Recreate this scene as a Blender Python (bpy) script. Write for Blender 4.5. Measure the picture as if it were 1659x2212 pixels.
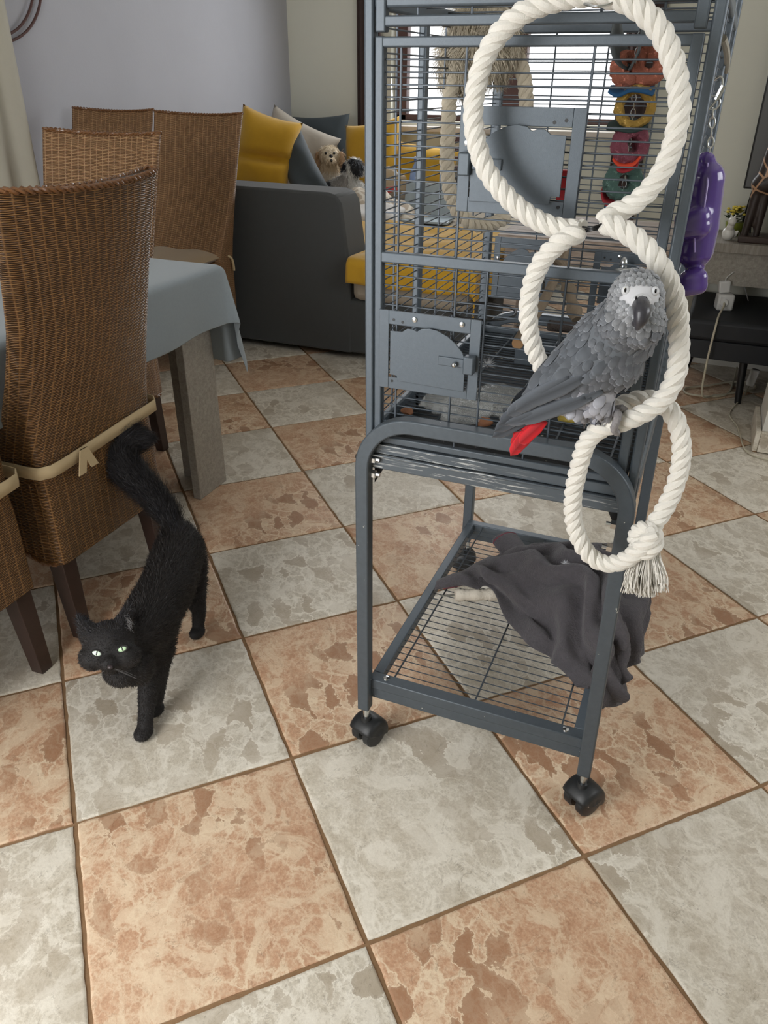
import bpy, math, random
import numpy as np
from mathutils import Vector, Matrix
from mathutils.bvhtree import BVHTree
random.seed(7); np.random.seed(7)
SC=bpy.context.scene
for o in list(bpy.data.objects): bpy.data.objects.remove(o)
# ------------------------------------------------------------------ camera
FPX=1662.465
CAM=np.array([0.86935027,-0.66173567,1.18498005])
RR=np.array([[0.9251777820881879,0.3794425309014449,0.008332903058137137],
             [0.19296726477792667,-0.45137063363835805,-0.8712222367518772],
             [-0.3268175427571399,0.8076434342149418,-0.49081805906871175]])
cd=bpy.data.cameras.new('camera'); co=bpy.data.objects.new('camera',cd); SC.collection.objects.link(co)
cd.sensor_fit='VERTICAL'; cd.sensor_height=24; cd.lens=FPX/2212*24; cd.clip_start=.02
co.matrix_world=Matrix([[RR[0][i],-RR[1][i],-RR[2][i],CAM[i]] for i in range(3)]+[[0,0,0,1]])
SC.camera=co
# ------------------------------------------------------------------ light
SC.view_settings.view_transform='Standard'; SC.view_settings.look='None'
SC.view_settings.gamma=1; SC.view_settings.use_curve_mapping=False; SC.view_settings.exposure=0.0
w=bpy.data.worlds.new('overcast_sky'); SC.world=w; w.use_nodes=True
w.node_tree.nodes['Background'].inputs[0].default_value=(.93,.96,1,1)
w.node_tree.nodes['Background'].inputs[1].default_value=2.6
def area(name,loc,target,sx,sy,power,col=(1,1,1)):
    l=bpy.data.lights.new(name,'AREA'); l.shape='RECTANGLE'; l.size=sx; l.size_y=sy; l.energy=power; l.color=col
    o=bpy.data.objects.new(name,l); SC.collection.objects.link(o); o.location=loc
    o.rotation_euler=(Vector(target)-Vector(loc)).to_track_quat('-Z','Y').to_euler(); return o
# terrace door and sofa window daylight, plus an added fill light at right
area('terrace_door_daylight',(-.45,-1.22,1.05),(-.45,.7,.0),1.2,1.4,38,(1,.985,.96))
area('side_fill_light',(2.5,.75,1.65),(-2.2,2.0,1.35),1.4,.9,15,(.97,.98,1))  # added lamp that brightens the gray wall; no window known there
area('sofa_window_daylight',(-.6,4.9,1.6),(-.6,0,.3),1.6,1.1,22,(.95,.97,1))
# ------------------------------------------------------------------ measuring
def ray(u,v):
    d=RR.T@np.array([(u-829.5)/FPX,(v-1106)/FPX,1.]); return d/np.linalg.norm(d)
def at(u,v,x=None,y=None,z=None,d=None):
    r=ray(u,v)
    if x is not None: t=(x-CAM[0])/r[0]
    elif y is not None: t=(y-CAM[1])/r[1]
    elif z is not None: t=(z-CAM[2])/r[2]
    else: t=d/(r@RR[2])
    return CAM+r*t
def A(*a): return np.array(a,float)
# ------------------------------------------------------------------ materials
MATS={}
def nodes(name):
    m=bpy.data.materials.new(name); m.use_nodes=True; nt=m.node_tree
    return m,nt,nt.nodes,nt.links,nt.nodes['Principled BSDF']
def N(nt,t,**k):
    n=nt.nodes.new(t)
    for a,b in k.items(): setattr(n,a,b)
    return n
def mth(nt,op,a,b=None,clamp=False):
    n=nt.nodes.new('ShaderNodeMath'); n.operation=op; n.use_clamp=clamp
    for i,x in enumerate((a,b)):
        if x is None: continue
        if isinstance(x,(int,float)): n.inputs[i].default_value=x
        else: nt.links.new(x,n.inputs[i])
    return n.outputs[0]
def mixc(nt,fac,a,b,mode='MIX'):
    n=nt.nodes.new('ShaderNodeMix'); n.data_type='RGBA'; n.blend_type=mode
    for i,x in ((0,fac),(6,a),(7,b)):
        if isinstance(x,(int,float)): n.inputs[i].default_value=x
        elif isinstance(x,tuple): n.inputs[i].default_value=x+(1,) if len(x)==3 else x
        else: nt.links.new(x,n.inputs[i])
    return n.outputs[2]
def ramp(nt,fac,stops):
    n=nt.nodes.new('ShaderNodeValToRGB'); nt.links.new(fac,n.inputs[0]); e=n.color_ramp.elements
    while len(e)<len(stops): e.new(.5)
    for el,(p,c) in zip(e,stops):
        el.position=p; el.color=(c,c,c,1) if isinstance(c,(int,float)) else tuple(c)+(1,)
    return n.outputs[0]
def noise(nt,vec,scale,detail=4,rough=.5,dist=0):
    n=nt.nodes.new('ShaderNodeTexNoise'); n.inputs['Scale'].default_value=scale; n.inputs['Detail'].default_value=detail
    n.inputs['Roughness'].default_value=rough; n.inputs['Distortion'].default_value=dist
    if vec is not None: nt.links.new(vec,n.inputs['Vector'])
    return n.outputs[0]
def bump(nt,b,h,strength=.5,dist=.002):
    n=nt.nodes.new('ShaderNodeBump'); n.inputs['Strength'].default_value=strength; n.inputs['Distance'].default_value=dist
    nt.links.new(h,n.inputs['Height']); nt.links.new(n.outputs[0],b.inputs['Normal'])
def lin(r,g,b):
    f=lambda c:(c/255/12.92 if c<=10.3 else ((c/255+.055)/1.055)**2.4)
    return (f(r),f(g),f(b))
def mat(name,col,rough=.6,metal=0,var=.15,scale=30,bs=.2,bd=.001,bscale=None,sheen=0,trans=0,alpha=1,emit=0,spots=None,coat=0,spec=None,obj=True):
    if name in MATS: return MATS[name]
    m,nt,ns,L,b=nodes(name)
    tc=ns.new('ShaderNodeTexCoord'); vec=tc.outputs['Object']
    n1=noise(nt,vec,scale,5,.6)
    dark=tuple(c*(1-var) for c in col); lite=tuple(min(1,c*(1+var)) for c in col)
    c=mixc(nt,n1,dark,lite)
    if spots:
        sc_,th,pc=spots
        s=ramp(nt,noise(nt,vec,sc_,3,.7),[(0,0.),(th,0.),(min(.999,th+.02),1.)])
        c=mixc(nt,s,c,pc)
    L.new(c,b.inputs['Base Color'])
    b.inputs['Roughness'].default_value=rough; b.inputs['Metallic'].default_value=metal
    if spec is not None: b.inputs['Specular IOR Level'].default_value=spec
    if sheen: b.inputs['Sheen Weight'].default_value=sheen; b.inputs['Sheen Roughness'].default_value=.5
    if trans: b.inputs['Transmission Weight'].default_value=trans
    if coat: b.inputs['Coat Weight'].default_value=coat
    if alpha<1: b.inputs['Alpha'].default_value=alpha
    if bs: bump(nt,b,noise(nt,vec,bscale or scale*8,3,.6),bs,bd)
    MATS[name]=m; return m
def mat_tile(name,base,mid,lite,vein,dkf=.86):
    m,nt,ns,L,b=nodes(name)
    tc=ns.new('ShaderNodeTexCoord'); oi=ns.new('ShaderNodeObjectInfo')
    va=ns.new('ShaderNodeVectorMath'); va.operation='ADD'
    cx=ns.new('ShaderNodeCombineXYZ')
    L.new(mth(nt,'MULTIPLY',oi.outputs['Random'],37.),cx.inputs[0]); L.new(mth(nt,'MULTIPLY',oi.outputs['Random'],91.),cx.inputs[1])
    L.new(tc.outputs['Object'],va.inputs[0]); L.new(cx.outputs[0],va.inputs[1]); v=va.outputs[0]
    n1=noise(nt,v,9,8,.62,.8); n2=noise(nt,v,26,8,.7,1.6); n3=noise(nt,v,3.2,3,.5,.3)
    c=ramp(nt,n1,[(.30,base),(.46,mid),(.62,lite)])
    c=mixc(nt,ramp(nt,n3,[(.35,0.),(.65,.55)]),c,mid)
    fine=noise(nt,v,210,4,.75); mf=noise(nt,v,62,6,.75,.6)
    c=mixc(nt,.42,c,ramp(nt,mf,[(.34,tuple(x*.80 for x in base)),(.5,mid),(.64,vein)]))
    c=mixc(nt,.30,c,ramp(nt,fine,[(.34,tuple(x*.55 for x in mid)),(.5,mid),(.68,vein)]))
    # pale angular veins between broken fragments
    nv=ns.new('ShaderNodeTexNoise'); nv.inputs['Scale'].default_value=9; nv.inputs['Detail'].default_value=6; nv.inputs['Roughness'].default_value=.7; L.new(v,nv.inputs['Vector'])
    def vor(sc,amt,feat):
        vs=ns.new('ShaderNodeVectorMath'); vs.operation='MULTIPLY_ADD'; L.new(nv.outputs['Color'],vs.inputs[0]); vs.inputs[1].default_value=(amt,)*3; L.new(v,vs.inputs[2])
        mp=ns.new('ShaderNodeMapping'); mp.inputs['Rotation'].default_value=(0,0,.6); mp.inputs['Scale'].default_value=(1,1.7,1); L.new(vs.outputs[0],mp.inputs[0])
        vo=ns.new('ShaderNodeTexVoronoi'); vo.feature=feat; vo.inputs['Scale'].default_value=sc; L.new(mp.outputs[0],vo.inputs['Vector']); return vo
    big=ramp(nt,n3,[(.40,0.),(.58,1.)])
    e1=ramp(nt,vor(16,.11,'DISTANCE_TO_EDGE').outputs['Distance'],[(0.,1.),(.04,.6),(.09,0.)])
    c=mixc(nt,mth(nt,'MULTIPLY',e1,mth(nt,'ADD',mth(nt,'MULTIPLY',big,.9),.15)),c,vein)
    blot=ramp(nt,noise(nt,v,11,7,.72,1.0),[(.50,0.),(.56,.75),(.75,.9)])
    c=mixc(nt,mth(nt,'MULTIPLY',blot,.75),c,vein)
    e2=ramp(nt,vor(42,.07,'DISTANCE_TO_EDGE').outputs['Distance'],[(0.,.6),(.06,.25),(.12,0.)])
    c=mixc(nt,mth(nt,'MULTIPLY',e2,ramp(nt,n1,[(.42,0.),(.6,.9)])),c,vein)
    cell=ns.new('ShaderNodeSeparateColor'); L.new(vor(16,.11,'F1').outputs['Color'],cell.inputs[0])
    pat=mth(nt,'MULTIPLY',mth(nt,'GREATER_THAN',cell.outputs[0],.80),mth(nt,'ADD',mth(nt,'MULTIPLY',big,.6),.15))
    c=mixc(nt,pat,c,tuple(x*dkf for x in base))
    crk=mth(nt,'ABSOLUTE',mth(nt,'SUBTRACT',noise(nt,v,7,6,.7,1.2),.5))
    c=mixc(nt,mth(nt,'MULTIPLY',ramp(nt,crk,[(0.,.5),(.006,.3),(.012,0.)]),ramp(nt,n2,[(.5,0.),(.62,1.)])),c,tuple(x*.5 for x in base))
    pit=ramp(nt,noise(nt,v,120,6,.8),[(.30,.7),(.355,0.)])
    c=mixc(nt,pit,c,tuple(x*.42 for x in base))
    # slow per tile tint
    br=mth(nt,'ADD',mth(nt,'MULTIPLY',oi.outputs['Random'],.12),.94)
    hs=ns.new('ShaderNodeHueSaturation'); L.new(c,hs.inputs['Color']); L.new(br,hs.inputs['Value'])
    L.new(hs.outputs[0],b.inputs['Base Color'])
    b.inputs['Roughness'].default_value=.42; b.inputs['Specular IOR Level'].default_value=.35
    h=mth(nt,'ADD',mth(nt,'MULTIPLY',n2,.6),mth(nt,'MULTIPLY',fine,.35))
    bump(nt,b,h,.45,.0022)
    return m
M_TAN=mat_tile('stoneware_tan',lin(158,116,86),lin(188,148,118),lin(206,176,147),lin(220,200,172))
M_PALE=mat_tile('stoneware_pale',lin(168,155,136),lin(196,187,170),lin(213,207,194),lin(228,222,209),1.0)
M_GROUT=mat('brown_grout',lin(133,104,74),.9,var=.3,scale=60,bs=.6)
M_CAGE=mat('hammered_gray_enamel',lin(84,93,101),.42,.25,.12,200,bs=.25,bd=.0006,bscale=900)
M_CAGED=mat('soiled_gray_enamel',lin(76,84,91),.45,.25,.2,90,bs=.25,bd=.0006,bscale=900,spots=(70,.715,lin(196,196,190)))
M_WIRE=mat('cage_wire_enamel',lin(70,78,86),.4,.3,.1,80,bs=0)
def mat_scuff():
    m,nt,ns,L,b=nodes('scratched_gray_enamel'); tc=ns.new('ShaderNodeTexCoord'); mp=ns.new('ShaderNodeMapping'); L.new(tc.outputs['Object'],mp.inputs[0]); mp.inputs['Scale'].default_value=(9,60,150); mp.inputs['Rotation'].default_value=(0,.05,0)
    a=ramp(nt,noise(nt,mp.outputs[0],1.6,5,.65,.4),[(.55,0.),(.60,.9)]); k=ramp(nt,noise(nt,tc.outputs['Object'],7,3),[(.42,0.),(.55,1.)])
    L.new(mixc(nt,mth(nt,'MULTIPLY',a,k),lin(80,88,95),lin(188,190,188)),b.inputs['Base Color']); b.inputs['Roughness'].default_value=.4; b.inputs['Metallic'].default_value=.2; return m
M_SCUFF=mat_scuff()
M_TRAY=mat('dirty_black_tray',lin(34,35,36),.5,0,.5,60,bs=.6,bd=.002,spots=(50,.66,lin(190,186,170)))
M_BLACKP=mat('scuffed_black_plastic',lin(32,34,36),.45,0,.3,60,bs=.15,spots=(60,.70,lin(200,196,185)))
M_STEEL=mat('bright_steel',lin(205,208,210),.22,1.,.05,60,bs=0)
M_ROPE=mat('cotton_rope',lin(226,223,215),.95,0,.07,25,bs=.55,bd=.0012,bscale=420,sheen=.3)
M_ROPED=mat('dirty_cotton',lin(196,186,166),.95,0,.14,25,bs=.6,bd=.0015,bscale=300,sheen=.3)
M_BRAID=mat('rattan_braid',lin(116,78,46),.3,0,.35,90,bs=.4,bscale=300,coat=.2)
M_DKWOOD=mat('dark_stained_wood',lin(58,42,36),.4,0,.3,40,bs=.15)
M_CUSH=mat('beige_seat_canvas',lin(158,137,108),.9,0,.06,60,bs=.3,bscale=900,sheen=.2)
M_STRAP=mat('ecru_cotton_strap',lin(190,170,134),.9,0,.08,60,bs=.3,bscale=900)
M_CLOTH=mat('blue_gray_linen',lin(139,149,155),.95,0,.08,140,bs=.35,bscale=1200,sheen=.2)
M_SOFA=mat('charcoal_sofa_fabric',lin(66,68,68),.9,0,.08,30,bs=.3,bscale=900,sheen=.15)
M_YEL=mat('mustard_fabric',lin(190,146,32),.9,0,.1,25,bs=.35,bscale=700,sheen=.2)
M_BEIGEP=mat('beige_pillow_fabric',lin(178,170,158),.9,0,.05,25,bs=.3,bscale=700)
M_DARKP=mat('slate_pillow_fabric',lin(58,66,70),.9,0,.08,25,bs=.3,bscale=700)
M_GRAYP=mat('slate_velvet_pillow',lin(66,74,79),.8,0,.12,20,bs=.3,bscale=500,sheen=.2)
M_WHITE=mat('white_fabric',lin(214,211,207),.9,0,.05,25,bs=.3,bscale=500)
M_SHEET=mat('beige_mattress_cover',lin(168,158,142),.9,0,.05,25,bs=.3,bscale=700)
M_FLEECE=mat('gray_fleece',lin(76,73,77),1,0,.30,120,bs=.8,bd=.004,bscale=260,sheen=.15)
M_MAROON=mat('maroon_overlock_stitch',lin(112,48,62),.9,0,.3,300,bs=.5)
M_PURP=mat('purple_plastic',lin(86,62,140),.16,0,.15,12,bs=.05,trans=.15,coat=.5)
M_BSTOOL=mat('black_vinyl',lin(24,28,34),.6,0,.12,20,bs=.2)
M_WPLAS=mat('white_plastic',lin(214,214,212),.35,0,.03,10,bs=0)
M_CABLE=mat('cream_cable',lin(196,190,170),.5,0,.03,10,bs=0)
M_CREAM=mat('cream_wall_paint',lin(222,222,209),.9,0,.03,4,bs=.15,bd=.001,bscale=120)
M_CEIL=mat('white_ceiling_paint',lin(228,226,220),.9,0,.02,4,bs=.1)
M_GRAYW=mat('gray_wall_paint',lin(180,181,188),.85,0,.06,3,bs=.25,bd=.0015,bscale=90)
M_STUB=mat('white_wall_plaster',lin(205,203,196),.9,0,.06,6,bs=.4,bd=.003,bscale=60)
M_BROWNF=mat('brown_window_frame',lin(88,60,56),.5,0,.15,20,bs=.1)
M_SILL=mat('white_sill_stone',lin(206,198,188),.5,0,.05,20,bs=.1)
M_PARROT_SKIN=mat('white_bare_face_skin',lin(205,207,210),.8,0,.06,120,bs=.4,bd=.001,bscale=500)
M_BEAK=mat('dark_horn',lin(52,52,58),.38,0,.3,120,bs=.3,bscale=200,coat=.2)
M_FOOT=mat('scaly_gray_foot',lin(134,131,132),.7,0,.4,260,bs=.9,bd=.0015,bscale=350)
M_BRANCH=mat('gray_bark',lin(122,108,90),.85,0,.35,25,bs=.8,bd=.004,bscale=60)
M_CUTW=mat('cut_wood',lin(205,160,115),.7,0,.15,60,bs=.2)
M_PASTEB=mat('cement_perch',lin(214,206,192),.9,0,.08,50,bs=.8,bd=.003,bscale=120)
M_EYEBLK=mat('eye_black',lin(8,8,10),.1,0,0,10,bs=0)
M_BLKFUR=mat('black_fur_skin',lin(19,16,16),.75,0,.3,40,bs=.5,bscale=300)
M_BLACK=mat('matte_black',lin(20,21,23),.4,0,.1,20,bs=0)
def mat_attr(name,rough=.8,sheen=0,bs=.0,spec=.3):
    m,nt,ns,L,b=nodes(name)
    a=ns.new('ShaderNodeVertexColor'); a.layer_name='Col'
    L.new(a.outputs[0],b.inputs['Base Color']); b.inputs['Roughness'].default_value=rough
    b.inputs['Specular IOR Level'].default_value=spec
    if sheen: b.inputs['Sheen Weight'].default_value=sheen
    return m
M_FEATHER=mat_attr('feather_tone',.7,.15)
M_FUR=mat_attr('fur_tone',.55,.0,spec=.35)
def mat_weave(name,u0,v0,cd,cm,cl,rough=.32):
    m,nt,ns,L,b=nodes(name)
    uv=ns.new('ShaderNodeUVMap'); uv.uv_map='UVMap'; sp=ns.new('ShaderNodeSeparateXYZ'); L.new(uv.outputs[0],sp.inputs[0])
    s=mth(nt,'DIVIDE',sp.outputs[0],u0)
    tc=ns.new('ShaderNodeTexCoord')
    wob=noise(nt,uv.outputs[0],14,2)
    r=mth(nt,'ADD',mth(nt,'DIVIDE',sp.outputs[1],v0),mth(nt,'MULTIPLY',wob,1.5))
    fr=mth(nt,'FRACT',r); prof=mth(nt,'SINE',mth(nt,'MULTIPLY',fr,math.pi))
    par=mth(nt,'FLOOR',mth(nt,'MODULO',r,2.))
    wv=mth(nt,'ADD',mth(nt,'MULTIPLY',mth(nt,'COSINE',mth(nt,'MULTIPLY',mth(nt,'ADD',s,par),math.pi)),.5),.5)
    h=mth(nt,'MULTIPLY',prof,mth(nt,'ADD',mth(nt,'MULTIPLY',wv,.65),.35))
    # the upright stake shows where the strand runs behind it
    st=mth(nt,'POWER',mth(nt,'ABSOLUTE',mth(nt,'COSINE',mth(nt,'MULTIPLY',s,math.pi))),14.)
    h2=mth(nt,'MAXIMUM',h,mth(nt,'MULTIPLY',st,.55))
    c=ramp(nt,h2,[(.08,cd),(.42,cm),(.95,cl)])  # gap shade and strand highlights painted into the colour by weave height
    nz=noise(nt,uv.outputs[0],28,4,.6)
    hs=ns.new('ShaderNodeHueSaturation'); L.new(c,hs.inputs['Color']); L.new(mth(nt,'ADD',mth(nt,'MULTIPLY',nz,.9),.55),hs.inputs['Value'])
    L.new(hs.outputs[0],b.inputs['Base Color']); b.inputs['Roughness'].default_value=rough
    bump(nt,b,h2,1.,.0035)
    return m
M_WEAVE=mat_weave('woven_rattan',.024,.0036,lin(40,25,15),lin(112,78,46),lin(176,134,86))
M_WEAVEL=mat_weave('woven_rattan_light',.024,.0042,lin(88,58,36),lin(150,112,78),lin(188,152,112),.4)
def mat_wood(name,a,b_,c_,sx=1,sy=12):
    m,nt,ns,L,b=nodes(name)
    tc=ns.new('ShaderNodeTexCoord'); mp=ns.new('ShaderNodeMapping'); L.new(tc.outputs['Object'],mp.inputs[0]); mp.inputs['Scale'].default_value=(sx,sy,sy)
    n1=noise(nt,mp.outputs[0],6,8,.65,.6); n2=noise(nt,mp.outputs[0],30,4,.6)
    c=ramp(nt,n1,[(.3,a),(.5,b_),(.7,c_)]); c=mixc(nt,.3,c,ramp(nt,n2,[(.35,a),(.65,c_)]))
    L.new(c,b.inputs['Base Color']); b.inputs['Roughness'].default_value=.7; bump(nt,b,n1,.4,.002)
    return m
M_OAKG=mat_wood('gray_limed_oak',lin(118,112,104),lin(143,137,128),lin(163,157,147),12,1.)
M_OAKGV=MATS.setdefault('oakv',mat_wood('gray_limed_oak_upright',lin(126,121,112),lin(152,146,137),lin(172,167,157),14,14))
M_WEATH=mat_wood('weathered_board',lin(112,96,84),lin(152,136,122),lin(184,174,165),1.2,14)
# ------------------------------------------------------------------ mesh builders
WL={}
class MB:
    def __init__(s): s.V=[]; s.F=[]
    def add(s,V,F):
        o=len(s.V); s.V.extend([tuple(map(float,v)) for v in V]); s.F.extend([tuple(i+o for i in f) for f in F]); return s
    def box(s,c,sz,R=None):
        V=[A(x,y,z)*A(*sz)/2 for x in (-1,1) for y in (-1,1) for z in (-1,1)]
        if R is not None: V=[R@v for v in V]
        return s.add([v+A(*c) for v in V],[(0,1,3,2),(4,6,7,5),(0,4,5,1),(2,3,7,6),(0,2,6,4),(1,5,7,3)])
    def b2(s,lo,hi): lo=A(*lo);hi=A(*hi); return s.box((lo+hi)/2,abs(hi-lo))
    def cyl(s,p0,p1,r0,r1=None,n=12,cap=True):
        return s.tube([p0,p1],[r0,r1 if r1 is not None else r0],n,cap=cap)
    def tube(s,P,r,n=10,closed=False,cap=True,square=False,up=None):
        P=[A(*p) for p in P]; m=len(P)
        if not hasattr(r,'__len__'): r=[r]*m
        T=[]
        for i in range(m):
            a=P[(i-1)%m] if (closed or i>0) else P[i]; b=P[(i+1)%m] if (closed or i<m-1) else P[i]
            t=b-a; T.append(t/(np.linalg.norm(t)+1e-12))
        u=A(*up) if up is not None else (A(0,0,1) if abs(T[0][2])<.9 else A(1,0,0)); V=[]
        for i in range(m):
            u=u-T[i]*(u@T[i]); u/=np.linalg.norm(u)+1e-12; w_=np.cross(T[i],u)
            for k in range(n):
                a=2*math.pi*(k+.5 if square else k)/n; rr=r[i]*(math.sqrt(2) if square else 1)
                V.append(P[i]+(u*math.cos(a)+w_*math.sin(a))*rr)
        F=[]
        for i in range(m if closed else m-1):
            j=(i+1)%m
            for k in range(n): F.append((i*n+k,i*n+(k+1)%n,j*n+(k+1)%n,j*n+k))
        if cap and not closed: F.append(tuple(range(n))[::-1]); F.append(tuple((m-1)*n+k for k in range(n)))
        return s.add(V,F)
    def sph(s,c,r,nu=14,nv=9,R=None):
        if not hasattr(r,'__len__'): r=(r,r,r)
        V=[(0,0,1)];F=[]
        for j in range(1,nv):
            t=math.pi*j/nv
            for i in range(nu): V.append((math.sin(t)*math.cos(2*math.pi*i/nu),math.sin(t)*math.sin(2*math.pi*i/nu),math.cos(t)))
        V.append((0,0,-1)); L_=len(V)-1
        for i in range(nu):
            F.append((0,1+i,1+(i+1)%nu)); F.append((L_,1+(nv-2)*nu+(i+1)%nu,1+(nv-2)*nu+i))
            for j in range(nv-2): a=1+j*nu; F.append((a+i,a+nu+i,a+nu+(i+1)%nu,a+(i+1)%nu))
        V=[A(*v)*A(*r) for v in V]
        if R is not None: V=[R@v for v in V]
        return s.add([v+A(*c) for v in V],F)
    def lathe(s,c,prof,n=20,R=None):
        V=[];F=[];m=len(prof)
        for r,z in prof:
            for k in range(n): V.append(A(r*math.cos(2*math.pi*k/n),r*math.sin(2*math.pi*k/n),z))
        for i in range(m-1):
            for k in range(n): F.append((i*n+k,i*n+(k+1)%n,(i+1)*n+(k+1)%n,(i+1)*n+k))
        F.append(tuple(range(n))[::-1]); F.append(tuple((m-1)*n+k for k in range(n)))
        if R is not None: V=[R@v for v in V]
        return s.add([v+A(*c) for v in V],F)
    def prism(s,pts,d):  # pts: 3d outline (planar), d: extrusion vector
        n=len(pts); d=A(*d); V=[A(*p) for p in pts]+[A(*p)+d for p in pts]
        F=[tuple(range(n)),tuple(range(2*n-1,n-1,-1))]+[(i,i+n,(i+1)%n+n,(i+1)%n) for i in range(n)]
        return s.add(V,F)
    def grid(s,G,flip=False):
        G=np.asarray(G); a,b=G.shape[:2]; V=G.reshape(-1,3); F=[]
        for i in range(a-1):
            for j in range(b-1):
                q=(i*b+j,i*b+j+1,(i+1)*b+j+1,(i+1)*b+j); F.append(q[::-1] if flip else q)
        return s.add(V,F)
def mk(name,mb,m,parent=None,smooth=True,local=False,uv=None,col=None,bevel=0,solid=0,sub=0,angle=35):
    V=np.array(mb.V,float) if not isinstance(mb,tuple) else np.asarray(mb[0],float)
    F=mb.F if not isinstance(mb,tuple) else mb[1]
    loc=np.zeros(3)
    if parent is not None:
        if not local: V=V-WL.get(parent.name,np.zeros(3))
    elif not local:
        lo,hi=V.min(0),V.max(0); loc=A((lo[0]+hi[0])/2,(lo[1]+hi[1])/2,lo[2]); V=V-loc
    me=bpy.data.meshes.new(name); me.from_pydata(V.tolist(),[],[list(f) for f in F]); 
    if uv is not None:
        l=me.uv_layers.new(name='UVMap'); vi=np.empty(len(me.loops),int); me.loops.foreach_get('vertex_index',vi)
        l.data.foreach_set('uv',np.asarray(uv,float)[vi].ravel())
    if col is not None:
        ca=me.color_attributes.new('Col','FLOAT_COLOR','POINT'); c=np.ones((len(V),4)); c[:,:3]=col; ca.data.foreach_set('color',c.ravel())
    me.materials.append(m)
    if smooth: 
        me.polygons.foreach_set('use_smooth',[True]*len(me.polygons))
        if angle<180:
            try: me.set_sharp_from_angle(angle=math.radians(angle))
            except Exception: pass
    me.update()
    o=bpy.data.objects.new(name,me); SC.collection.objects.link(o); o.location=loc
    if parent is not None: o.parent=parent; WL[o.name]=WL.get(parent.name,np.zeros(3))
    else: WL[o.name]=loc
    if solid: q=o.modifiers.new('solid','SOLIDIFY'); q.thickness=solid; q.offset=0
    if bevel: q=o.modifiers.new('bevel','BEVEL'); q.width=bevel; q.segments=2; q.limit_method='ANGLE'
    if sub: q=o.modifiers.new('sub','SUBSURF'); q.levels=sub; q.render_levels=sub
    return o
def thing(name,label,cat,loc,rz=0,group=None):
    o=bpy.data.objects.new(name,None); SC.collection.objects.link(o); o.location=tuple(loc); o.rotation_euler=(0,0,rz)
    o.empty_display_size=.05; o['label']=label; o['category']=cat
    if group: o['group']=group
    WL[o.name]=A(*loc) if rz==0 else np.zeros(3); return o
def tag(o,label,cat,group=None,kind=None):
    if label: o['label']=label
    if cat: o['category']=cat
    if group: o['group']=group
    if kind: o['kind']=kind
    return o
def struct(name,mb,m,**k):
    o=mk(name,mb,m,**k); o['kind']='structure'; return o
def inst(o,name,parent,loc,rot=None,scale=None):
    c=bpy.data.objects.new(name,o.data); SC.collection.objects.link(c); c.parent=parent
    c.location=tuple(A(*loc)-(WL.get(parent.name,np.zeros(3)) if parent is not None else 0))
    if rot is not None: c.rotation_euler=rot
    if scale is not None: c.scale=scale
    return c
def cr(P,per,closed=False):  # catmull-rom resample
    P=[A(*p) for p in P]; n=len(P); out=[]
    rng=range(n if closed else n-1)
    for i in rng:
        g=lambda k:P[k%n] if closed else P[min(max(k,0),n-1)]
        p0,p1,p2,p3=g(i-1),g(i),g(i+1),g(i+2)
        for k in range(per):
            t=k/per; out.append(.5*((2*p1)+(-p0+p2)*t+(2*p0-5*p1+4*p2-p3)*t*t+(-p0+3*p1-3*p2+p3)*t**3))
    if not closed: out.append(P[-1])
    return out
def resample(P,step,closed=False):
    P=np.array(P); 
    if closed: P=np.vstack([P,P[:1]])
    L_=np.r_[0,np.cumsum(np.linalg.norm(np.diff(P,axis=0),axis=1))]; n=max(2,int(L_[-1]/step)+1)
    t=np.linspace(0,L_[-1],n); return np.stack([np.interp(t,L_,P[:,k]) for k in range(3)],1)
def rope_mb(pts,R,pitch=.042,strands=3,n=8,step=.0032,fray=0):
    P=resample(cr(pts,14),step); m=len(P); mb=MB()
    T=np.gradient(P,axis=0); T/=np.linalg.norm(T,axis=1)[:,None]
    u=A(0,0,1) if abs(T[0][2])<.9 else A(1,0,0); U=[]
    for i in range(m): u=u-T[i]*(u@T[i]); u/=np.linalg.norm(u); U.append(u.copy())
    U=np.array(U); W=np.cross(T,U); s=np.arange(m)*step
    for k in range(strands):
        a=2*math.pi*(s/pitch+k/strands)
        Q=P+(U*np.cos(a)[:,None]+W*np.sin(a)[:,None])*R*.5
        rr=[R*.56]*m
        if strands>1: rr[0]*=.8; rr[-1]*=.8
        mb.tube(Q,rr,n)
    return mb
def sheet(ctrl,nu,nv):
    C=np.array(ctrl,float); a,b=C.shape[:2]
    rows=[np.array(resample_n(cr(C[i],12),nv)) for i in range(a)]
    R_=np.array(rows); G=np.zeros((nu,nv,3))
    for j in range(nv): G[:,j]=resample_n(cr(R_[:,j],12),nu)
    return G
def resample_n(P,n):
    P=np.array(P); L_=np.r_[0,np.cumsum(np.linalg.norm(np.diff(P,axis=0),axis=1))]
    t=np.linspace(0,L_[-1],n); return np.stack([np.interp(t,L_,P[:,k]) for k in range(3)],1)
def vnoise(P,scale,seed=0):
    from mathutils import noise as mn
    return np.array([mn.noise(Vector((p[0]*scale+seed,p[1]*scale-seed,p[2]*scale+seed*.7))) for p in P])
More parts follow.
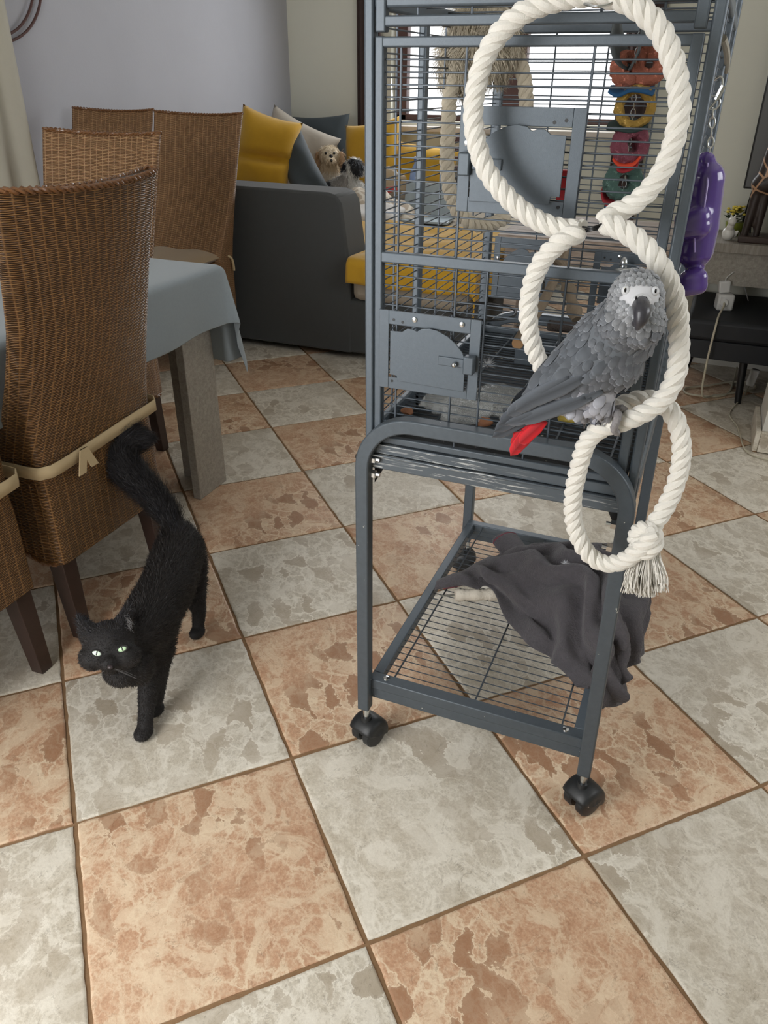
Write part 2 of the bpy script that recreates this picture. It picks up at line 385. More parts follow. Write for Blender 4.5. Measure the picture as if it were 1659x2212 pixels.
def organic(name,blobs,voxel,sm,m,parent=None,disp=None,col=None):
    """one continuous skin grown over overlapping blobs"""
    mb=MB()
    for b in blobs:
        if b[0]=='e': mb.sph(b[1],b[2],20,14,b[3] if len(b)>3 else None)
        else:
            _,p0,r0,p1,r1=b; p0=A(*p0);p1=A(*p1); k=max(2,int(np.linalg.norm(p1-p0)/(.35*min(r0,r1)))+1)
            for i in range(k+1): t=i/k; mb.sph(p0*(1-t)+p1*t,r0*(1-t)+r1*t,14,10)
    me=bpy.data.meshes.new('tmp'); me.from_pydata(mb.V,[],mb.F); o=bpy.data.objects.new('tmp',me); SC.collection.objects.link(o)
    q=o.modifiers.new('r','REMESH'); q.mode='VOXEL'; q.voxel_size=voxel
    q=o.modifiers.new('s','SMOOTH'); q.factor=.6; q.iterations=sm
    dg=bpy.context.evaluated_depsgraph_get(); dg.update(); ev=o.evaluated_get(dg); em=ev.to_mesh()
    V=np.empty(len(em.vertices)*3); em.vertices.foreach_get('co',V); V=V.reshape(-1,3)
    F=[tuple(p.vertices) for p in em.polygons]; Nn=np.empty(len(em.vertices)*3); em.vertices.foreach_get('normal',Nn); Nn=Nn.reshape(-1,3)
    ev.to_mesh_clear(); bpy.data.objects.remove(o); bpy.data.meshes.remove(me)
    if disp: V=V+Nn*disp(V)[:,None]
    ob=mk(name,(V,F),m,parent,angle=180,col=None if col is None else col(V))
    return ob,V,F,Nn
def bvh_of(V,F): return BVHTree.FromPolygons([tuple(v) for v in V],F)
def hit(b,u,v,push=0):
    r=ray(u,v); h=b.ray_cast(Vector(CAM),Vector(r))
    if h[0] is None: return None,None
    return A(*h[0])+A(*h[1])*push,A(*h[1])
def fur(name,V,F,Nn,n,length,width,flow,color,parent,m=M_FUR,lift=.5,mask=None,seed=1):
    rs=np.random.RandomState(seed); V=np.asarray(V)
    T=[];
    for f in F:
        for k in range(1,len(f)-1): T.append((f[0],f[k],f[k+1]))
    T=np.array(T); a,b,c=V[T[:,0]],V[T[:,1]],V[T[:,2]]
    ar=np.linalg.norm(np.cross(b-a,c-a),axis=1); idx=rs.choice(len(T),n,p=ar/ar.sum())
    r1,r2=rs.rand(n),rs.rand(n); q=r1+r2>1; r1[q]=1-r1[q]; r2[q]=1-r2[q]
    P=a[idx]+(b-a)[idx]*r1[:,None]+(c-a)[idx]*r2[:,None]
    NN=Nn[T[idx,0]]*(1-r1-r2)[:,None]+Nn[T[idx,1]]*r1[:,None]+Nn[T[idx,2]]*r2[:,None]; NN/=np.linalg.norm(NN,axis=1)[:,None]+1e-9
    if mask is not None: k=mask(P); P,NN=P[k],NN[k]; n=len(P)
    fl=flow(P); fl=fl-NN*(fl*NN).sum(1)[:,None]; fl/=np.linalg.norm(fl,axis=1)[:,None]+1e-9
    fl=fl+rs.randn(n,3)*.28
    L_=length(P) if callable(length) else np.full(n,length); L_=L_*(.6+.7*rs.rand(n))
    d=fl+NN*lift; d/=np.linalg.norm(d,axis=1)[:,None]
    sd=np.cross(d,NN+rs.randn(n,3)*.3); sd/=np.linalg.norm(sd,axis=1)[:,None]+1e-9
    mid=P+d*L_[:,None]*.55; tip=P+d*L_[:,None]-NN*(L_*.22)[:,None]
    w2=width/2
    Q=np.stack([P-NN*.001-sd*w2,P-NN*.001+sd*w2,mid+sd*w2*.8,mid-sd*w2*.8,tip],1).reshape(-1,3)
    i=np.arange(n)*5
    FF=[]
    for k in i.tolist(): FF.append((k,k+1,k+2,k+3)); FF.append((k+3,k+2,k+4))
    C=color(P,rs); C=np.repeat(C,5,axis=0)
    o=mk(name,(Q,FF),m,parent,smooth=False,col=C); o['kind']='stuff'; return o
# ================================================================== SETTING
q2=math.sqrt(.5); TS=.41
def tile_xy(i,j):  # tile corner (i,j) -> room
    return A(q2*TS*(i+j),q2*TS*(i-j),0)
XL,YF,YB,XR,ZC=-2.19,5.0,-1.28,2.6,2.55
fl=struct('floor',MB().b2((XL-.1,YB-.1,-.05),(XR+.1,YF+.1,-.004)),M_GROUT)
def tile_mesh(nm,seed):
    rs=np.random.RandomState(seed); h=(TS-.0075)/2; n=18; V=[];F=[]
    ring=[]
    for s in range(4):
        for k in range(n):
            t=-h+2*h*k/n; ring.append([(t,-h),(h,t),(-t,h),(-h,-t)][s])
    ring=A(*ring)if False else np.array(ring)
    jit=rs.randn(len(ring),2)*.0006
    lv=[(0,-.006),(0,-.0022),(.0022,-.0004),(.005,0.)]
    for ins,z in lv:
        R_=ring*(1-ins/h)+jit*(1 if ins<.003 else .5); V+= [(x,y,z) for x,y in R_]
    m=len(ring)
    for a in range(len(lv)-1):
        for k in range(m): F.append((a*m+k,a*m+(k+1)%m,(a+1)*m+(k+1)%m,(a+1)*m+k))
    F.append(tuple(range((len(lv)-1)*m,len(lv)*m)))
    return V,F
tm={}
for kind,mm in (('tan',M_TAN),('pale',M_PALE)):
    for s in range(3):
        V,F=tile_mesh('tile',s+(5 if kind=='tan' else 0)); me=bpy.data.meshes.new('tile_'+kind); me.from_pydata(V,[],F); me.materials.append(mm)
        me.polygons.foreach_set('use_smooth',[True]*len(me.polygons)); me.set_sharp_from_angle(angle=math.radians(40)); tm[kind,s]=me
cnt=0
for i in range(-12,14):
    for j in range(-12,14):
        c=(tile_xy(i,j)+tile_xy(i+1,j+1))/2
        if not (XL+.02<c[0]<2.05 and -1.1<c[1]<YF-.02): continue
        if c[0]>1.3 and c[1]>3.3: continue
        kind='tan' if (i+j)%2==0 else 'pale'
        o=bpy.data.objects.new('tile',tm[kind,random.randrange(3)]); SC.collection.objects.link(o); o.parent=fl
        o.location=tuple(c-WL['floor']); o.rotation_euler=(random.gauss(0,.0012),random.gauss(0,.0012),-math.pi/4+random.gauss(0,.002)); cnt+=1
# walls
W1=(-1.40,.20,.93,2.1)   # far window opening x0,x1,z0,z1
w_=MB(); w_.b2((XL-.1,YF,0),(W1[0],YF+.25,ZC)); w_.b2((W1[1],YF,0),(XR,YF+.25,ZC)); w_.b2((W1[0],YF,0),(W1[1],YF+.25,W1[2])); w_.b2((W1[0],YF,W1[3]),(W1[1],YF+.25,ZC))
struct('wall_far',w_,M_CREAM,smooth=False)
w_=MB(); w_.b2((XL-.12,YB,0),(XL,YF,ZC))
struct('wall_left',w_,M_GRAYW,smooth=False)
w_=MB(); w_.b2((.80,3.25,0),(XR,3.4,ZC)); struct('wall_right_back',w_,M_CREAM,smooth=False)
w_=MB(); w_.b2((1.17,2.25,0),(XR,2.50,ZC)); struct('wall_stub',w_,M_STUB,smooth=False)
w_=MB(); w_.b2((XR,YB,0),(XR+.1,0,ZC)); w_.b2((XR,1.5,0),(XR+.1,YF,ZC)); w_.b2((XR,0,0),(XR+.1,1.5,1.1)); w_.b2((XR,0,2.2),(XR+.1,1.5,ZC)); struct('wall_right',w_,M_CREAM,smooth=False)
w_=MB(); w_.b2((XL,YB-.12,0),(-1.1,YB,ZC)); w_.b2((.4,YB-.12,0),(XR,YB,ZC)); w_.b2((-1.1,YB-.12,2.1),(.4,YB,ZC)); struct('wall_back',w_,M_CREAM,smooth=False)
struct('ceiling',MB().b2((XL-.1,YB-.1,ZC),(XR+.1,YF+.1,ZC+.08)),M_CEIL,smooth=False)
# skirting
struct('baseboard_right',MB().b2((.80,3.238,0),(1.9,3.25,.075)),M_STUB,bevel=.002)
sb=struct('baseboard_stub',MB().b2((1.155,2.238,0),(1.17,2.5,.004)),M_GROUT)
for k,(lo,hi) in enumerate([((1.150,2.236,.004),(1.168,2.508,.082)),((1.168,2.232,.004),(1.56,2.25,.082))]):
    mk('tile',MB().b2(lo,hi),M_PALE,sb,bevel=.002)
struct('baseboard_left',MB().b2((XL,2.6,0),(XL+.012,YF,.07)),M_STUB,bevel=.002)
struct('baseboard_far',MB().b2((XL,YF-.012,0),(.8,YF,.07)),M_STUB,bevel=.002)
# glass
gm,nt,ns,L,b=nodes('window_glass'); b.inputs['Base Color'].default_value=(.97,.99,1,1); b.inputs['Roughness'].default_value=.02; b.inputs['Alpha'].default_value=.12
M_GLASS=gm
wn=struct('window_1',MB().b2((W1[0]-.02,YF+.10,W1[2]-.045),(W1[1]+.02,YF+.16,W1[2]+.01)),M_BROWNF,bevel=.003)
fr=MB()
fr.b2((W1[0],YF+.08,W1[2]),(W1[0]+.085,YF+.15,W1[3])); fr.b2((W1[1]-.07,YF+.08,W1[2]),(W1[1],YF+.15,W1[3])); fr.b2((W1[0],YF+.08,W1[3]-.07),(W1[1],YF+.15,W1[3]))
fr.b2((-.69,YF+.07,W1[2]),(-.48,YF+.15,W1[3])); fr.b2((W1[0],YF+.08,W1[2]),(W1[1],YF+.15,W1[2]+.035))
mk('window_frame',fr,M_BROWNF,wn,bevel=.004)
for x0,x1 in ((W1[0]+.085,-.69),(-.48,W1[1]-.07)): mk('pane',MB().b2((x0,YF+.11,W1[2]+.035),(x1,YF+.116,W1[3]-.07)),M_GLASS,wn,smooth=False)
mk('window_sill',MB().b2((W1[0]-.03,YF-.10,W1[2]-.065),(W1[1]+.03,YF+.10,W1[2]-.03)),M_SILL,wn,bevel=.006)
# added side window for the fill light; terrace door behind the photographer
wn=struct('added_side_window',MB().b2((XR+.03,0,1.1),(XR+.08,1.5,1.16)),M_BROWNF,bevel=.003)
f2=MB(); f2.b2((XR+.03,0,1.1),(XR+.08,.06,2.2)); f2.b2((XR+.03,1.44,1.1),(XR+.08,1.5,2.2)); f2.b2((XR+.03,0,2.14),(XR+.08,1.5,2.2)); mk('window_frame',f2,M_BROWNF,wn)
mk('pane',MB().b2((XR+.05,.06,1.16),(XR+.055,1.44,2.14)),M_GLASS,wn,smooth=False)
dr=struct('door_1',MB().b2((-1.1,YB-.09,0),(.4,YB-.04,.06)),M_BROWNF,bevel=.003)
f2=MB(); f2.b2((-1.1,YB-.09,0),(-1.02,YB-.04,2.1)); f2.b2((.32,YB-.09,0),(.4,YB-.04,2.1)); f2.b2((-.38,YB-.09,0),(-.30,YB-.04,2.1)); f2.b2((-1.1,YB-.09,2.02),(.4,YB-.04,2.1)); mk('door_frame',f2,M_BROWNF,dr)
mk('pane',MB().b2((-1.02,YB-.07,.06),(.32,YB-.065,2.02)),M_GLASS,dr,smooth=False)
# curtains
def curtain(name,p0,p1,z0,z1,m,amp,waves,label):
    G=np.zeros((14,waves*10+1,3)); p0=A(*p0);p1=A(*p1); nrm=A(-(p1-p0)[1],(p1-p0)[0]); nrm/=np.linalg.norm(nrm)
    for i in range(14):
        for j in range(waves*10+1):
            t=j/(waves*10); k=i/13; a=amp*(.7+.3*k)*math.sin(2*math.pi*waves*t+.9*math.sin(5*t)+.4*k)
            p=p0+(p1-p0)*t+nrm*a; G[i,j]=(p[0],p[1],z1+(z0-z1)*k)
    o=mk(name,MB().grid(G),m,solid=.003); tag(o,label,'curtain'); return o
M_SHEER=mat('cream_curtain_linen',lin(186,182,168),.9,0,.05,20,bs=.3,bscale=600)
curtain('curtain',(XL+.10,1.2),(XL+.10,2.31),.02,2.45,M_SHEER,.028,7,'cream linen curtain hanging in folds at the left edge of the gray wall')
M_BCURT=mat('brown_curtain_fabric',lin(70,56,54),.9,0,.1,20,bs=.2)
curtain('curtain',(-1.63,YF-.06),(-1.45,YF-.06),.5,2.4,M_BCURT,.018,3,'dark brown curtain left of the window over the sofa')
curtain('curtain',(.16,YF-.06),(.36,YF-.06),.3,2.4,M_BCURT,.018,3,'dark brown curtain right of the window, behind the hanging bird toy')
ob=thing('wall_ornament','pair of thin brown curved bars on the gray wall beside the cream curtain','ornament',(XL+.02,2.35,1.36))
for k,r in enumerate((.30,.34)):
    P=[A(XL+.015,2.30+.0+r*math.sin(a)+(.02),1.36-.03+.30*(1-math.cos(a))+(r-.3)*-.6) for a in np.linspace(0,1.3,12)]
    mk('bar',MB().tube(P,.006,8),M_BROWNF,ob)
# ================================================================== SOFA
sf=thing('corner_sofa','charcoal fabric sofa bed with a flat square arm, beside the wicker chairs','sofa',(-1.0,2.62,0))
ar=[(-2.12,.03),(-.635,.03),(-.640,.45),(-.675,.70),(-.70,.735),(-.74,.745),(-2.12,.755)]
m_=MB(); m_.prism([(x,2.615,z) for x,z in ar],(0,.21,0)); mk('armrest',m_,M_SOFA,sf,bevel=.012)
mk('base',MB().b2((-2.12,2.62,.03),(-.04,4.72,.285)),M_SOFA,sf,bevel=.02)
mk('backrest',MB().b2((-2.13,4.70,.28),(-.30,4.90,.62)),M_SOFA,sf,bevel=.04)
m_=MB().b2((-2.10,2.83,.285),(-.06,4.70,.455)); m_.b2((-.625,2.60,.285),(-.06,2.84,.455)); mk('mattress',m_,M_SHEET,sf,bevel=.035)
for x in (-2.0,-.15):
    for y in (2.72,4.6): mk('foot',MB().cyl((x,y,0),(x,y,.03),.025),M_BLACK,sf)
def rotm(x=0,y=0,z=0):
    from mathutils import Euler
    return np.array(Euler((math.radians(x),math.radians(y),math.radians(z))).to_matrix())
def pillow(label,c,w,h,t,R_,m,group=None,crease=0,seed=0,name='throw_pillow',cat='pillow'):
    n=26; V=[];F=[]; rs=np.random.RandomState(seed); ph=rs.rand(4)*6
    for side in (1,-1):
        G=np.zeros((n,n,3))
        for i in range(n):
            for j in range(n):
                x=-1+2*i/(n-1); y=-1+2*j/(n-1)
                e=(max(0,1-abs(x)**3.2)*max(0,1-abs(y)**3.2))**.5
                k=1-.09*(1-y*y)*abs(x); k2=1-.09*(1-x*x)*abs(y)
                z=side*t*e*(1+.06*math.sin(4*x+ph[0]+2*y)+.05*math.sin(6*y+ph[1]))
                if crease and side>0: z-=t*.55*math.exp(-((y-crease*.6-.12*x)/.12)**2)*e
                z+=.006*math.sin(9*x*y+ph[2])*e
                G[i,j]=(x*w/2*k,y*h/2*k2,z)
        o=len(V); V+=[tuple(p) for p in G.reshape(-1,3)]
        for i in range(n-1):
            for j in range(n-1):
                q=(o+i*n+j,o+(i+1)*n+j,o+(i+1)*n+j+1,o+i*n+j+1); F.append(q if side>0 else q[::-1])
    V=np.array(V)@np.array(R_).T+A(*c)
    o=mk(name,(V,F),m,angle=180); 
    q=o.modifiers.new('w','WELD'); q.merge_threshold=.0005
    return tag(o,label,cat,group)
def fac(yaw,lean,roll=0): # pillow standing, local x=width, y=height, z=front normal; yaw 0 faces -Y
    return rotm(z=yaw)@rotm(x=90-lean)@rotm(z=roll)
pillow('large slate pillow standing in the corner below the gray and cream walls',(-1.88,4.72,.72),.54,.50,.09,fac(2,14,2),M_DARKP,seed=1)
pillow('plain beige pillow leaning corner-up behind the cream dog',(-1.88,4.42,.705),.50,.50,.085,fac(16,12,-24),M_BEIGEP,seed=2)
pillow('creased mustard pillow next to the wicker chair back',tuple(at(572,332,y=3.88)),.37,.46,.12,fac(26,8,-16),M_YEL,crease=-.2,seed=3)
pillow('slate velvet pillow slumped diagonally beside the creased mustard one',tuple(at(650,366,y=3.98)),.22,.44,.075,fac(20,10,28),M_GRAYP,seed=4)
pillow('white pillow peeking out behind the tall wicker chair back',(-2.02,3.78,.60),.34,.44,.07,fac(55,6,0),M_WHITE,seed=5)
pillow('mustard pillow standing right of the dogs behind the cage post',(-1.37,4.60,.70),.42,.50,.09,fac(-8,16,10),M_YEL,seed=6)
pillow('wide mustard pillow below the window, seen through the cage bars',(-1.02,4.62,.63),.46,.38,.10,fac(4,24,-6),M_YEL,seed=7)
pillow('white pillow lying on the bed just right of the sofa arm',(-1.02,3.62,.505),.50,.30,.045,rotm(x=8,z=10),M_WHITE,seed=8)
# blanket over the seat
def drape(x0,x1,y0,y1,z,dn,dr_,n=(70,90),amp=.008,seed=0):
    G=np.zeros((n[0],n[1],3)); W=x1-x0+dr_; H=y1-y0+dn
    for i in range(n[0]):
        for j in range(n[1]):
            a=W*j/(n[1]-1); b=H*i/(n[0]-1)-dn
            ex=max(0,a-(x1-x0)); ey=max(0,-b)
            x=x0+min(a,x1-x0); y=y0+max(b,0); zz=z
            r=.03
            if ex>0: x+=r*math.sin(min(ex/r,math.pi/2)); zz-= r*(1-math.cos(min(ex/r,math.pi/2)))+max(0,ex-r*math.pi/2)
            if ey>0: y-=r*math.sin(min(ey/r,math.pi/2)); zz-= r*(1-math.cos(min(ey/r,math.pi/2)))+max(0,ey-r*math.pi/2)
            f=math.sin(11*x+6*math.sin(5*y+seed)+3*y*4)*.5+math.sin(23*y+4*math.sin(7*x)+seed)*.5
            zz+=amp*f*(1 if ex+ey==0 else .2); x+=(.02*math.sin(18*y+seed) if ex>0 else 0)*min(1,ex*8); y+=-(.018*abs(math.sin(13*x+seed)) if ey>0 else 0)*min(1,ey*8)
            G[i,j]=(x,y,zz+(.012*math.sin(5*x)+.01) )
    return G
G=drape(-1.35,-.055,2.585,3.58,.475,.12,.17,n=(80,130),seed=1,amp=.012); k_=G[:,:,0]<-.625; G[:,:,1]=np.where(k_,np.maximum(G[:,:,1],2.86),G[:,:,1]); G[:,:,2]=np.where(k_&(G[:,:,1]<2.87),.475,G[:,:,2])
o=mk('blanket',MB().grid(G),M_YEL,solid=.006,angle=180); tag(o,'crumpled mustard blanket spread over the sofa seat, hanging over its edge','blanket')
# giraffe print blanket
gmn,nt,ns,L,b=nodes('giraffe_print_fleece'); tc=ns.new('ShaderNodeTexCoord'); vo=ns.new('ShaderNodeTexVoronoi'); vo.feature='DISTANCE_TO_EDGE'; vo.inputs['Scale'].default_value=16; L.new(tc.outputs['Object'],vo.inputs['Vector'])
L.new(ramp(nt,vo.outputs['Distance'],[(0.,lin(222,214,200)),(.09,lin(222,214,200)),(.12,lin(190,176,158)),(.5,lin(182,168,150))]),b.inputs['Base Color']); b.inputs['Roughness'].default_value=.95
pts=[[(-1.35,4.0,.50),(-1.2,3.95,.56),(-1.02,3.9,.60),(-.85,3.95,.52),(-.72,4.0,.47)],[(-1.36,3.85,.50),(-1.20,3.8,.59),(-1.0,3.78,.62),(-.86,3.8,.55),(-.70,3.86,.48)],[(-1.30,3.70,.48),(-1.16,3.66,.50),(-1.0,3.65,.53),(-.88,3.68,.50),(-.72,3.72,.465)]]
G=sheet(pts,30,50); G[:,:,2]+=.012*np.sin(G[:,:,0]*38+G[:,:,1]*20)
tag(mk('blanket',MB().grid(G),gmn,solid=.006,angle=180),'cream giraffe-patterned blanket bunched beside the black and white dog','blanket')
# things on the bed seen through the bars
bt=thing('water_bottle','blue plastic water bottle standing on the bed behind the cage bars','bottle',(-.86,4.08,.458))
M_BOT=mat('blue_clear_plastic',lin(150,178,222),.1,0,.05,10,bs=0,alpha=.75)
mk('body',MB().lathe((-.86,4.08,.458),[(.034,0),(.042,.01),(.042,.08),(.037,.10),(.042,.12),(.042,.20),(.035,.245),(.014,.285),(.014,.30)],20),M_BOT,bt)
mk('cap',MB().lathe((-.86,4.08,.758),[(.016,0),(.016,.022)],14),mat('blue_cap',lin(60,90,170),.4),bt)
bg=thing('snack_bag','crinkled clear plastic bag with a red stripe, lying on the bed','bag',(-1.03,4.05,.458))
M_BAG=mat('clear_crinkled_film',lin(205,208,206),.10,0,.05,20,bs=1,bd=.012,bscale=60,alpha=.28)
V=MB().sph((-1.03,4.05,.58),(.13,.09,.125),26,18); Vn=np.array(V.V); Vn+= (vnoise(Vn,14,3)*.035)[:,None]*(Vn-A(-1.03,4.05,.56))/.12; V.V=[tuple(v) for v in Vn]
mk('film',V,M_BAG,bg,angle=20); mk('stripe',MB().box((-1.0,3.955,.60),(.13,.006,.03),rotm(y=-12)),mat('red_print',lin(214,58,58),.4),bg)
lp=thing('laptop','pale silver laptop lying open on the bed behind the bars','laptop',(-.68,3.85,.468))
mk('keyboard_base',MB().box((-.70,3.80,.475),(.32,.23,.014),rotm(z=6)),mat('silver_plastic',lin(160,172,178),.4,.3),lp,bevel=.003)
mk('screen',MB().box((-.72,3.96,.56),(.32,.012,.19),rotm(x=-22,z=6)),MATS['silver_plastic'],lp,bevel=.003)
lb=thing('slatted_chair','dark brown slatted chair back below the window, behind the cage','chair',(-.62,4.9-.5,0))
for k in range(4): mk('slat',MB().box((-.62,4.42,.70+.055*k),(.34,.02,.026),rotm(y=-3)),M_BROWNF,lb,bevel=.002)
for x in (-.79,-.45): mk('upright',MB().b2((x-.014,4.40,.03),(x+.014,4.44,.90)),M_BROWNF,lb,bevel=.002)
# ================================================================== WEATHERED TABLE, TV SHELF, STOOL
tb=thing('side_table','low table of weathered gray-brown boards behind the cage','table',(.42,3.1,0))
for k in range(4): mk('board',MB().box((.40,2.85+.165*k,.585),(.80,.160,.030),rotm(z=.3*(k%2))),M_WEATH,tb,bevel=.003)
mk('apron',MB().b2((.03,2.80,.49),(.77,2.825,.568)),M_WEATH,tb,bevel=.003)
for x in (.07,.73):
    for y in (2.84,3.36): mk('leg',MB().b2((x-.03,y-.03,0),(x+.03,y+.03,.569)),M_WEATH,tb,bevel=.003)
ts=thing('tv_shelf','gray limed wood television shelf fixed to the cream wall','shelf',(1.3,3.24,.44))
mk('top_board',MB().b2((.845,2.90,.573),(2.0,3.245,.61)),M_OAKG,ts,bevel=.002)
mk('front_panel',MB().b2((.86,2.925,.44),(1.165,2.945,.573)),M_OAKGV,ts,bevel=.001)
mk('side_panel',MB().b2((.86,2.945,.44),(.885,3.245,.573)),M_OAKGV,ts,bevel=.001)
pl=thing('flower_pot','small green pot of yellow flowers on the television shelf','plant',(.945,3.12,.61))
mk('pot',MB().lathe((.945,3.12,.61),[(.028,0),(.036,.03),(.040,.055),(.036,.055)],18),mat('green_glaze',lin(140,150,60),.3),pl)
m_=MB(); mf=MB()
for k in range(46):
    a=random.uniform(0,6.28); r=random.uniform(.01,.062); z=.66+random.uniform(0,.05)
    d=A(math.cos(a),math.sin(a),.3); c=A(.945,3.12,z)+d*r*.8; s=np.cross(d,A(0,0,1)); s/=np.linalg.norm(s)
    m_.add([c-d*.016,c+s*.009,c+d*.018,c-s*.009],[(0,1,2,3)])
for k in range(34):
    a=random.uniform(0,6.28); r=random.uniform(0,.055); c=A(.945+r*math.cos(a),3.12+r*math.sin(a),.705+random.uniform(0,.028)-(r*.25)); mf.sph(c,(.0075,.0075,.005),7,5)
o=mk('leaves',m_,mat('dark_leaf',lin(44,66,34),.6),pl,smooth=False); o['kind']='stuff'
o=mk('flowers',mf,mat('yellow_petal',lin(226,204,84),.7),pl); o['kind']='stuff'
ck,V,F,Nn=organic('cat_figurine',[('e',(.925,2.99,.635),(.026,.03,.028)),('c',(.925,2.985,.65),.017,(.928,2.965,.672),.014),('e',(.930,2.955,.688),(.017,.018,.016)),('c',(.934,2.955,.70),.006,(.938,2.952,.712),.003),('c',(.924,2.958,.70),.006,(.921,2.955,.712),.003),('c',(.95,3.0,.625),.008,(.958,2.985,.645),.006)],.0028,3,
   mat('white_ochre_glaze',lin(222,220,214),.25,0,.04,10,bs=0,spots=(22,.60,lin(214,170,60))))
tag(ck,'small white and ochre ceramic cat on the shelf in front of the flowers','figurine')
tv=thing('television','flat television with a thin black edge on the shelf against the wall','television',(1.4,3.1,.61))
mk('screen_panel',MB().b2((.945,3.085,.80),(1.95,3.115,1.42)),M_BLACK,tv,bevel=.004)
mk('glass',MB().b2((.952,3.081,.808),(1.943,3.085,1.412)),mat('tv_glass',lin(110,112,114),.12,0,.02,5,bs=0),tv,smooth=False)
m_=MB(); m_.cyl((.985,3.10,.80),(1.01,3.06,.615),.005); m_.cyl((.985,3.10,.80),(.97,3.15,.615),.005); mk('foot',m_,M_BLACK,tv)
gi=thing('giraffe_sculpture','dark carved wooden animal with outlined giraffe patches on the shelf','sculpture',(1.05,2.98,.61))
gw,nt,ns,L,b=nodes('carved_dark_wood'); tc=ns.new('ShaderNodeTexCoord'); vo=ns.new('ShaderNodeTexVoronoi'); vo.feature='DISTANCE_TO_EDGE'; vo.inputs['Scale'].default_value=17; L.new(tc.outputs['Object'],vo.inputs['Vector'])
sp=ns.new('ShaderNodeSeparateXYZ'); L.new(tc.outputs['Object'],sp.inputs[0]); up=mth(nt,'GREATER_THAN',sp.outputs[2],.17)
ln=mth(nt,'MULTIPLY',ramp(nt,vo.outputs['Distance'],[(0.,1.),(.045,1.),(.07,0.)]),up)
L.new(mixc(nt,ln,lin(50,40,36),lin(190,150,116)),b.inputs['Base Color']); b.inputs['Roughness'].default_value=.4
mk('plinth',MB().b2((.965,2.94,.61),(1.17,3.04,.635)),M_DKWOOD,gi,bevel=.004)
organic('body',[('c',(.985,2.98,.625),.014,(1.0,2.98,.80),.024),('c',(1.03,2.98,.625),.013,(1.03,2.98,.79),.022),('c',(1.12,2.98,.625),.014,(1.11,2.98,.80),.024),('c',(1.01,2.98,.83),.042,(1.10,2.98,.86),.048),('c',(1.02,2.98,.86),.036,(1.035,2.98,1.10),.02),('c',(1.035,2.98,1.10),.02,(1.00,2.96,1.12),.013)],.006,3,gw,gi)
st=thing('upholstered_stool','low black upholstered bench on slanted round legs','stool',(1.05,2.95,0))
mk('cushion',MB().b2((.838,2.69,.262),(1.55,3.225,.345)),M_BSTOOL,st,bevel=.016)
mk('box',MB().b2((.848,2.70,.185),(1.54,3.215,.262)),M_BSTOOL,st,bevel=.004)
for (a,b_) in (((.875,2.735,.19),(.845,2.705,0)),((1.085,2.76,.19),(1.10,2.745,0)),((.875,3.17,.19),(.850,3.19,0)),((1.5,2.76,.19),(1.52,2.745,0)),((1.5,3.17,.19),(1.52,3.19,0))):
    mk('leg',MB().cyl(a,b_,.017,.013,14),M_BLACK,st)
cb=thing('power_cube','white cube power strip on the black stool with a cream cable','power strip',(.98,2.97,.345))
c0=A(.965,2.905,.345)
mk('housing',MB().box(c0+A(0,0,.033),(.066,.066,.066),rotm(z=12)),M_WPLAS,cb,bevel=.008)
mk('socket',MB().cyl(c0+A(.0,-.033,.034),c0+A(.0,-.040,.034),.018,.015,18),M_WPLAS,cb)
P=[c0+A(.0,-.04,.034),c0+A(0,-.065,.025),A(.953,2.76,.353),A(.948,2.672,.335),A(.944,2.655,.18),A(.955,2.67,.04),A(1.01,2.79,.006),A(1.09,2.86,.006),A(1.17,2.95,.006),A(1.15,3.03,.006),A(1.06,2.99,.006),A(.97,2.90,.006),A(.885,2.83,.006),A(.90,2.76,.006),A(1.0,2.77,.006),A(1.06,2.84,.006),A(1.08,3.02,.006),A(1.09,3.18,.02)]
mk('cable',MB().tube(cr(P,10),.0042,8),M_CABLE,cb)
ch=thing('phone_charger','white plug-in charger standing on top of the cube power strip','charger',c0+A(-.012,.0,.066))
mk('body',MB().box(c0+A(-.012,.004,.092),(.045,.028,.048),rotm(y=-8,z=12)),M_WPLAS,ch,bevel=.006)
mk('plug_cord',MB().tube(cr([c0+A(-.012,.004,.116),c0+A(-.01,.004,.13),c0+A(.02,.03,.15),c0+A(.06,.12,.09),c0+A(.10,.18,.005)],8),.0022,6),M_WPLAS,ch)
ad=thing('power_adapter','white adapter plugged low behind the stool leg, with a thin white cable','adapter',(1.14,3.0,.03))
mk('body',MB().box((1.145,2.90,.07),(.035,.03,.075),rotm(y=8)),M_WPLAS,ad,bevel=.006)
mk('cable',MB().tube(cr([(1.14,2.9,.035),(1.12,2.8,.012),(1.09,2.70,.005),(1.07,2.58,.005),(1.10,2.46,.005),(1.11,2.38,.005),(1.14,2.21,.005),(1.25,2.17,.005),(1.5,2.16,.005)],8),.0028,6),M_CABLE,ad)
# ================================================================== DINING GROUP
tl=thing('dining_table','rectangular dining table with gray limed L-shaped board legs','table',(-.95,.45,0))
mk('table_top',MB().b2((-1.46,-.62,.684),(-.43,1.245,.716)),M_OAKG,tl,bevel=.003)
for (x,y,sx,sy) in ((-.49,1.28,-1,-1),(-.49,-.66,-1,1),(-1.32,1.28,1,-1),(-1.32,-.66,1,1)):
    mk('leg',MB().b2((x,y,0),(x+sx*.028,y+sy*.15,.684)),M_OAKGV,tl,bevel=.002)
    mk('leg_board',MB().b2((x+sx*.03,y,0),(x+sx*.15,y+sy*.028,.684)),M_OAKGV,tl,bevel=.002)
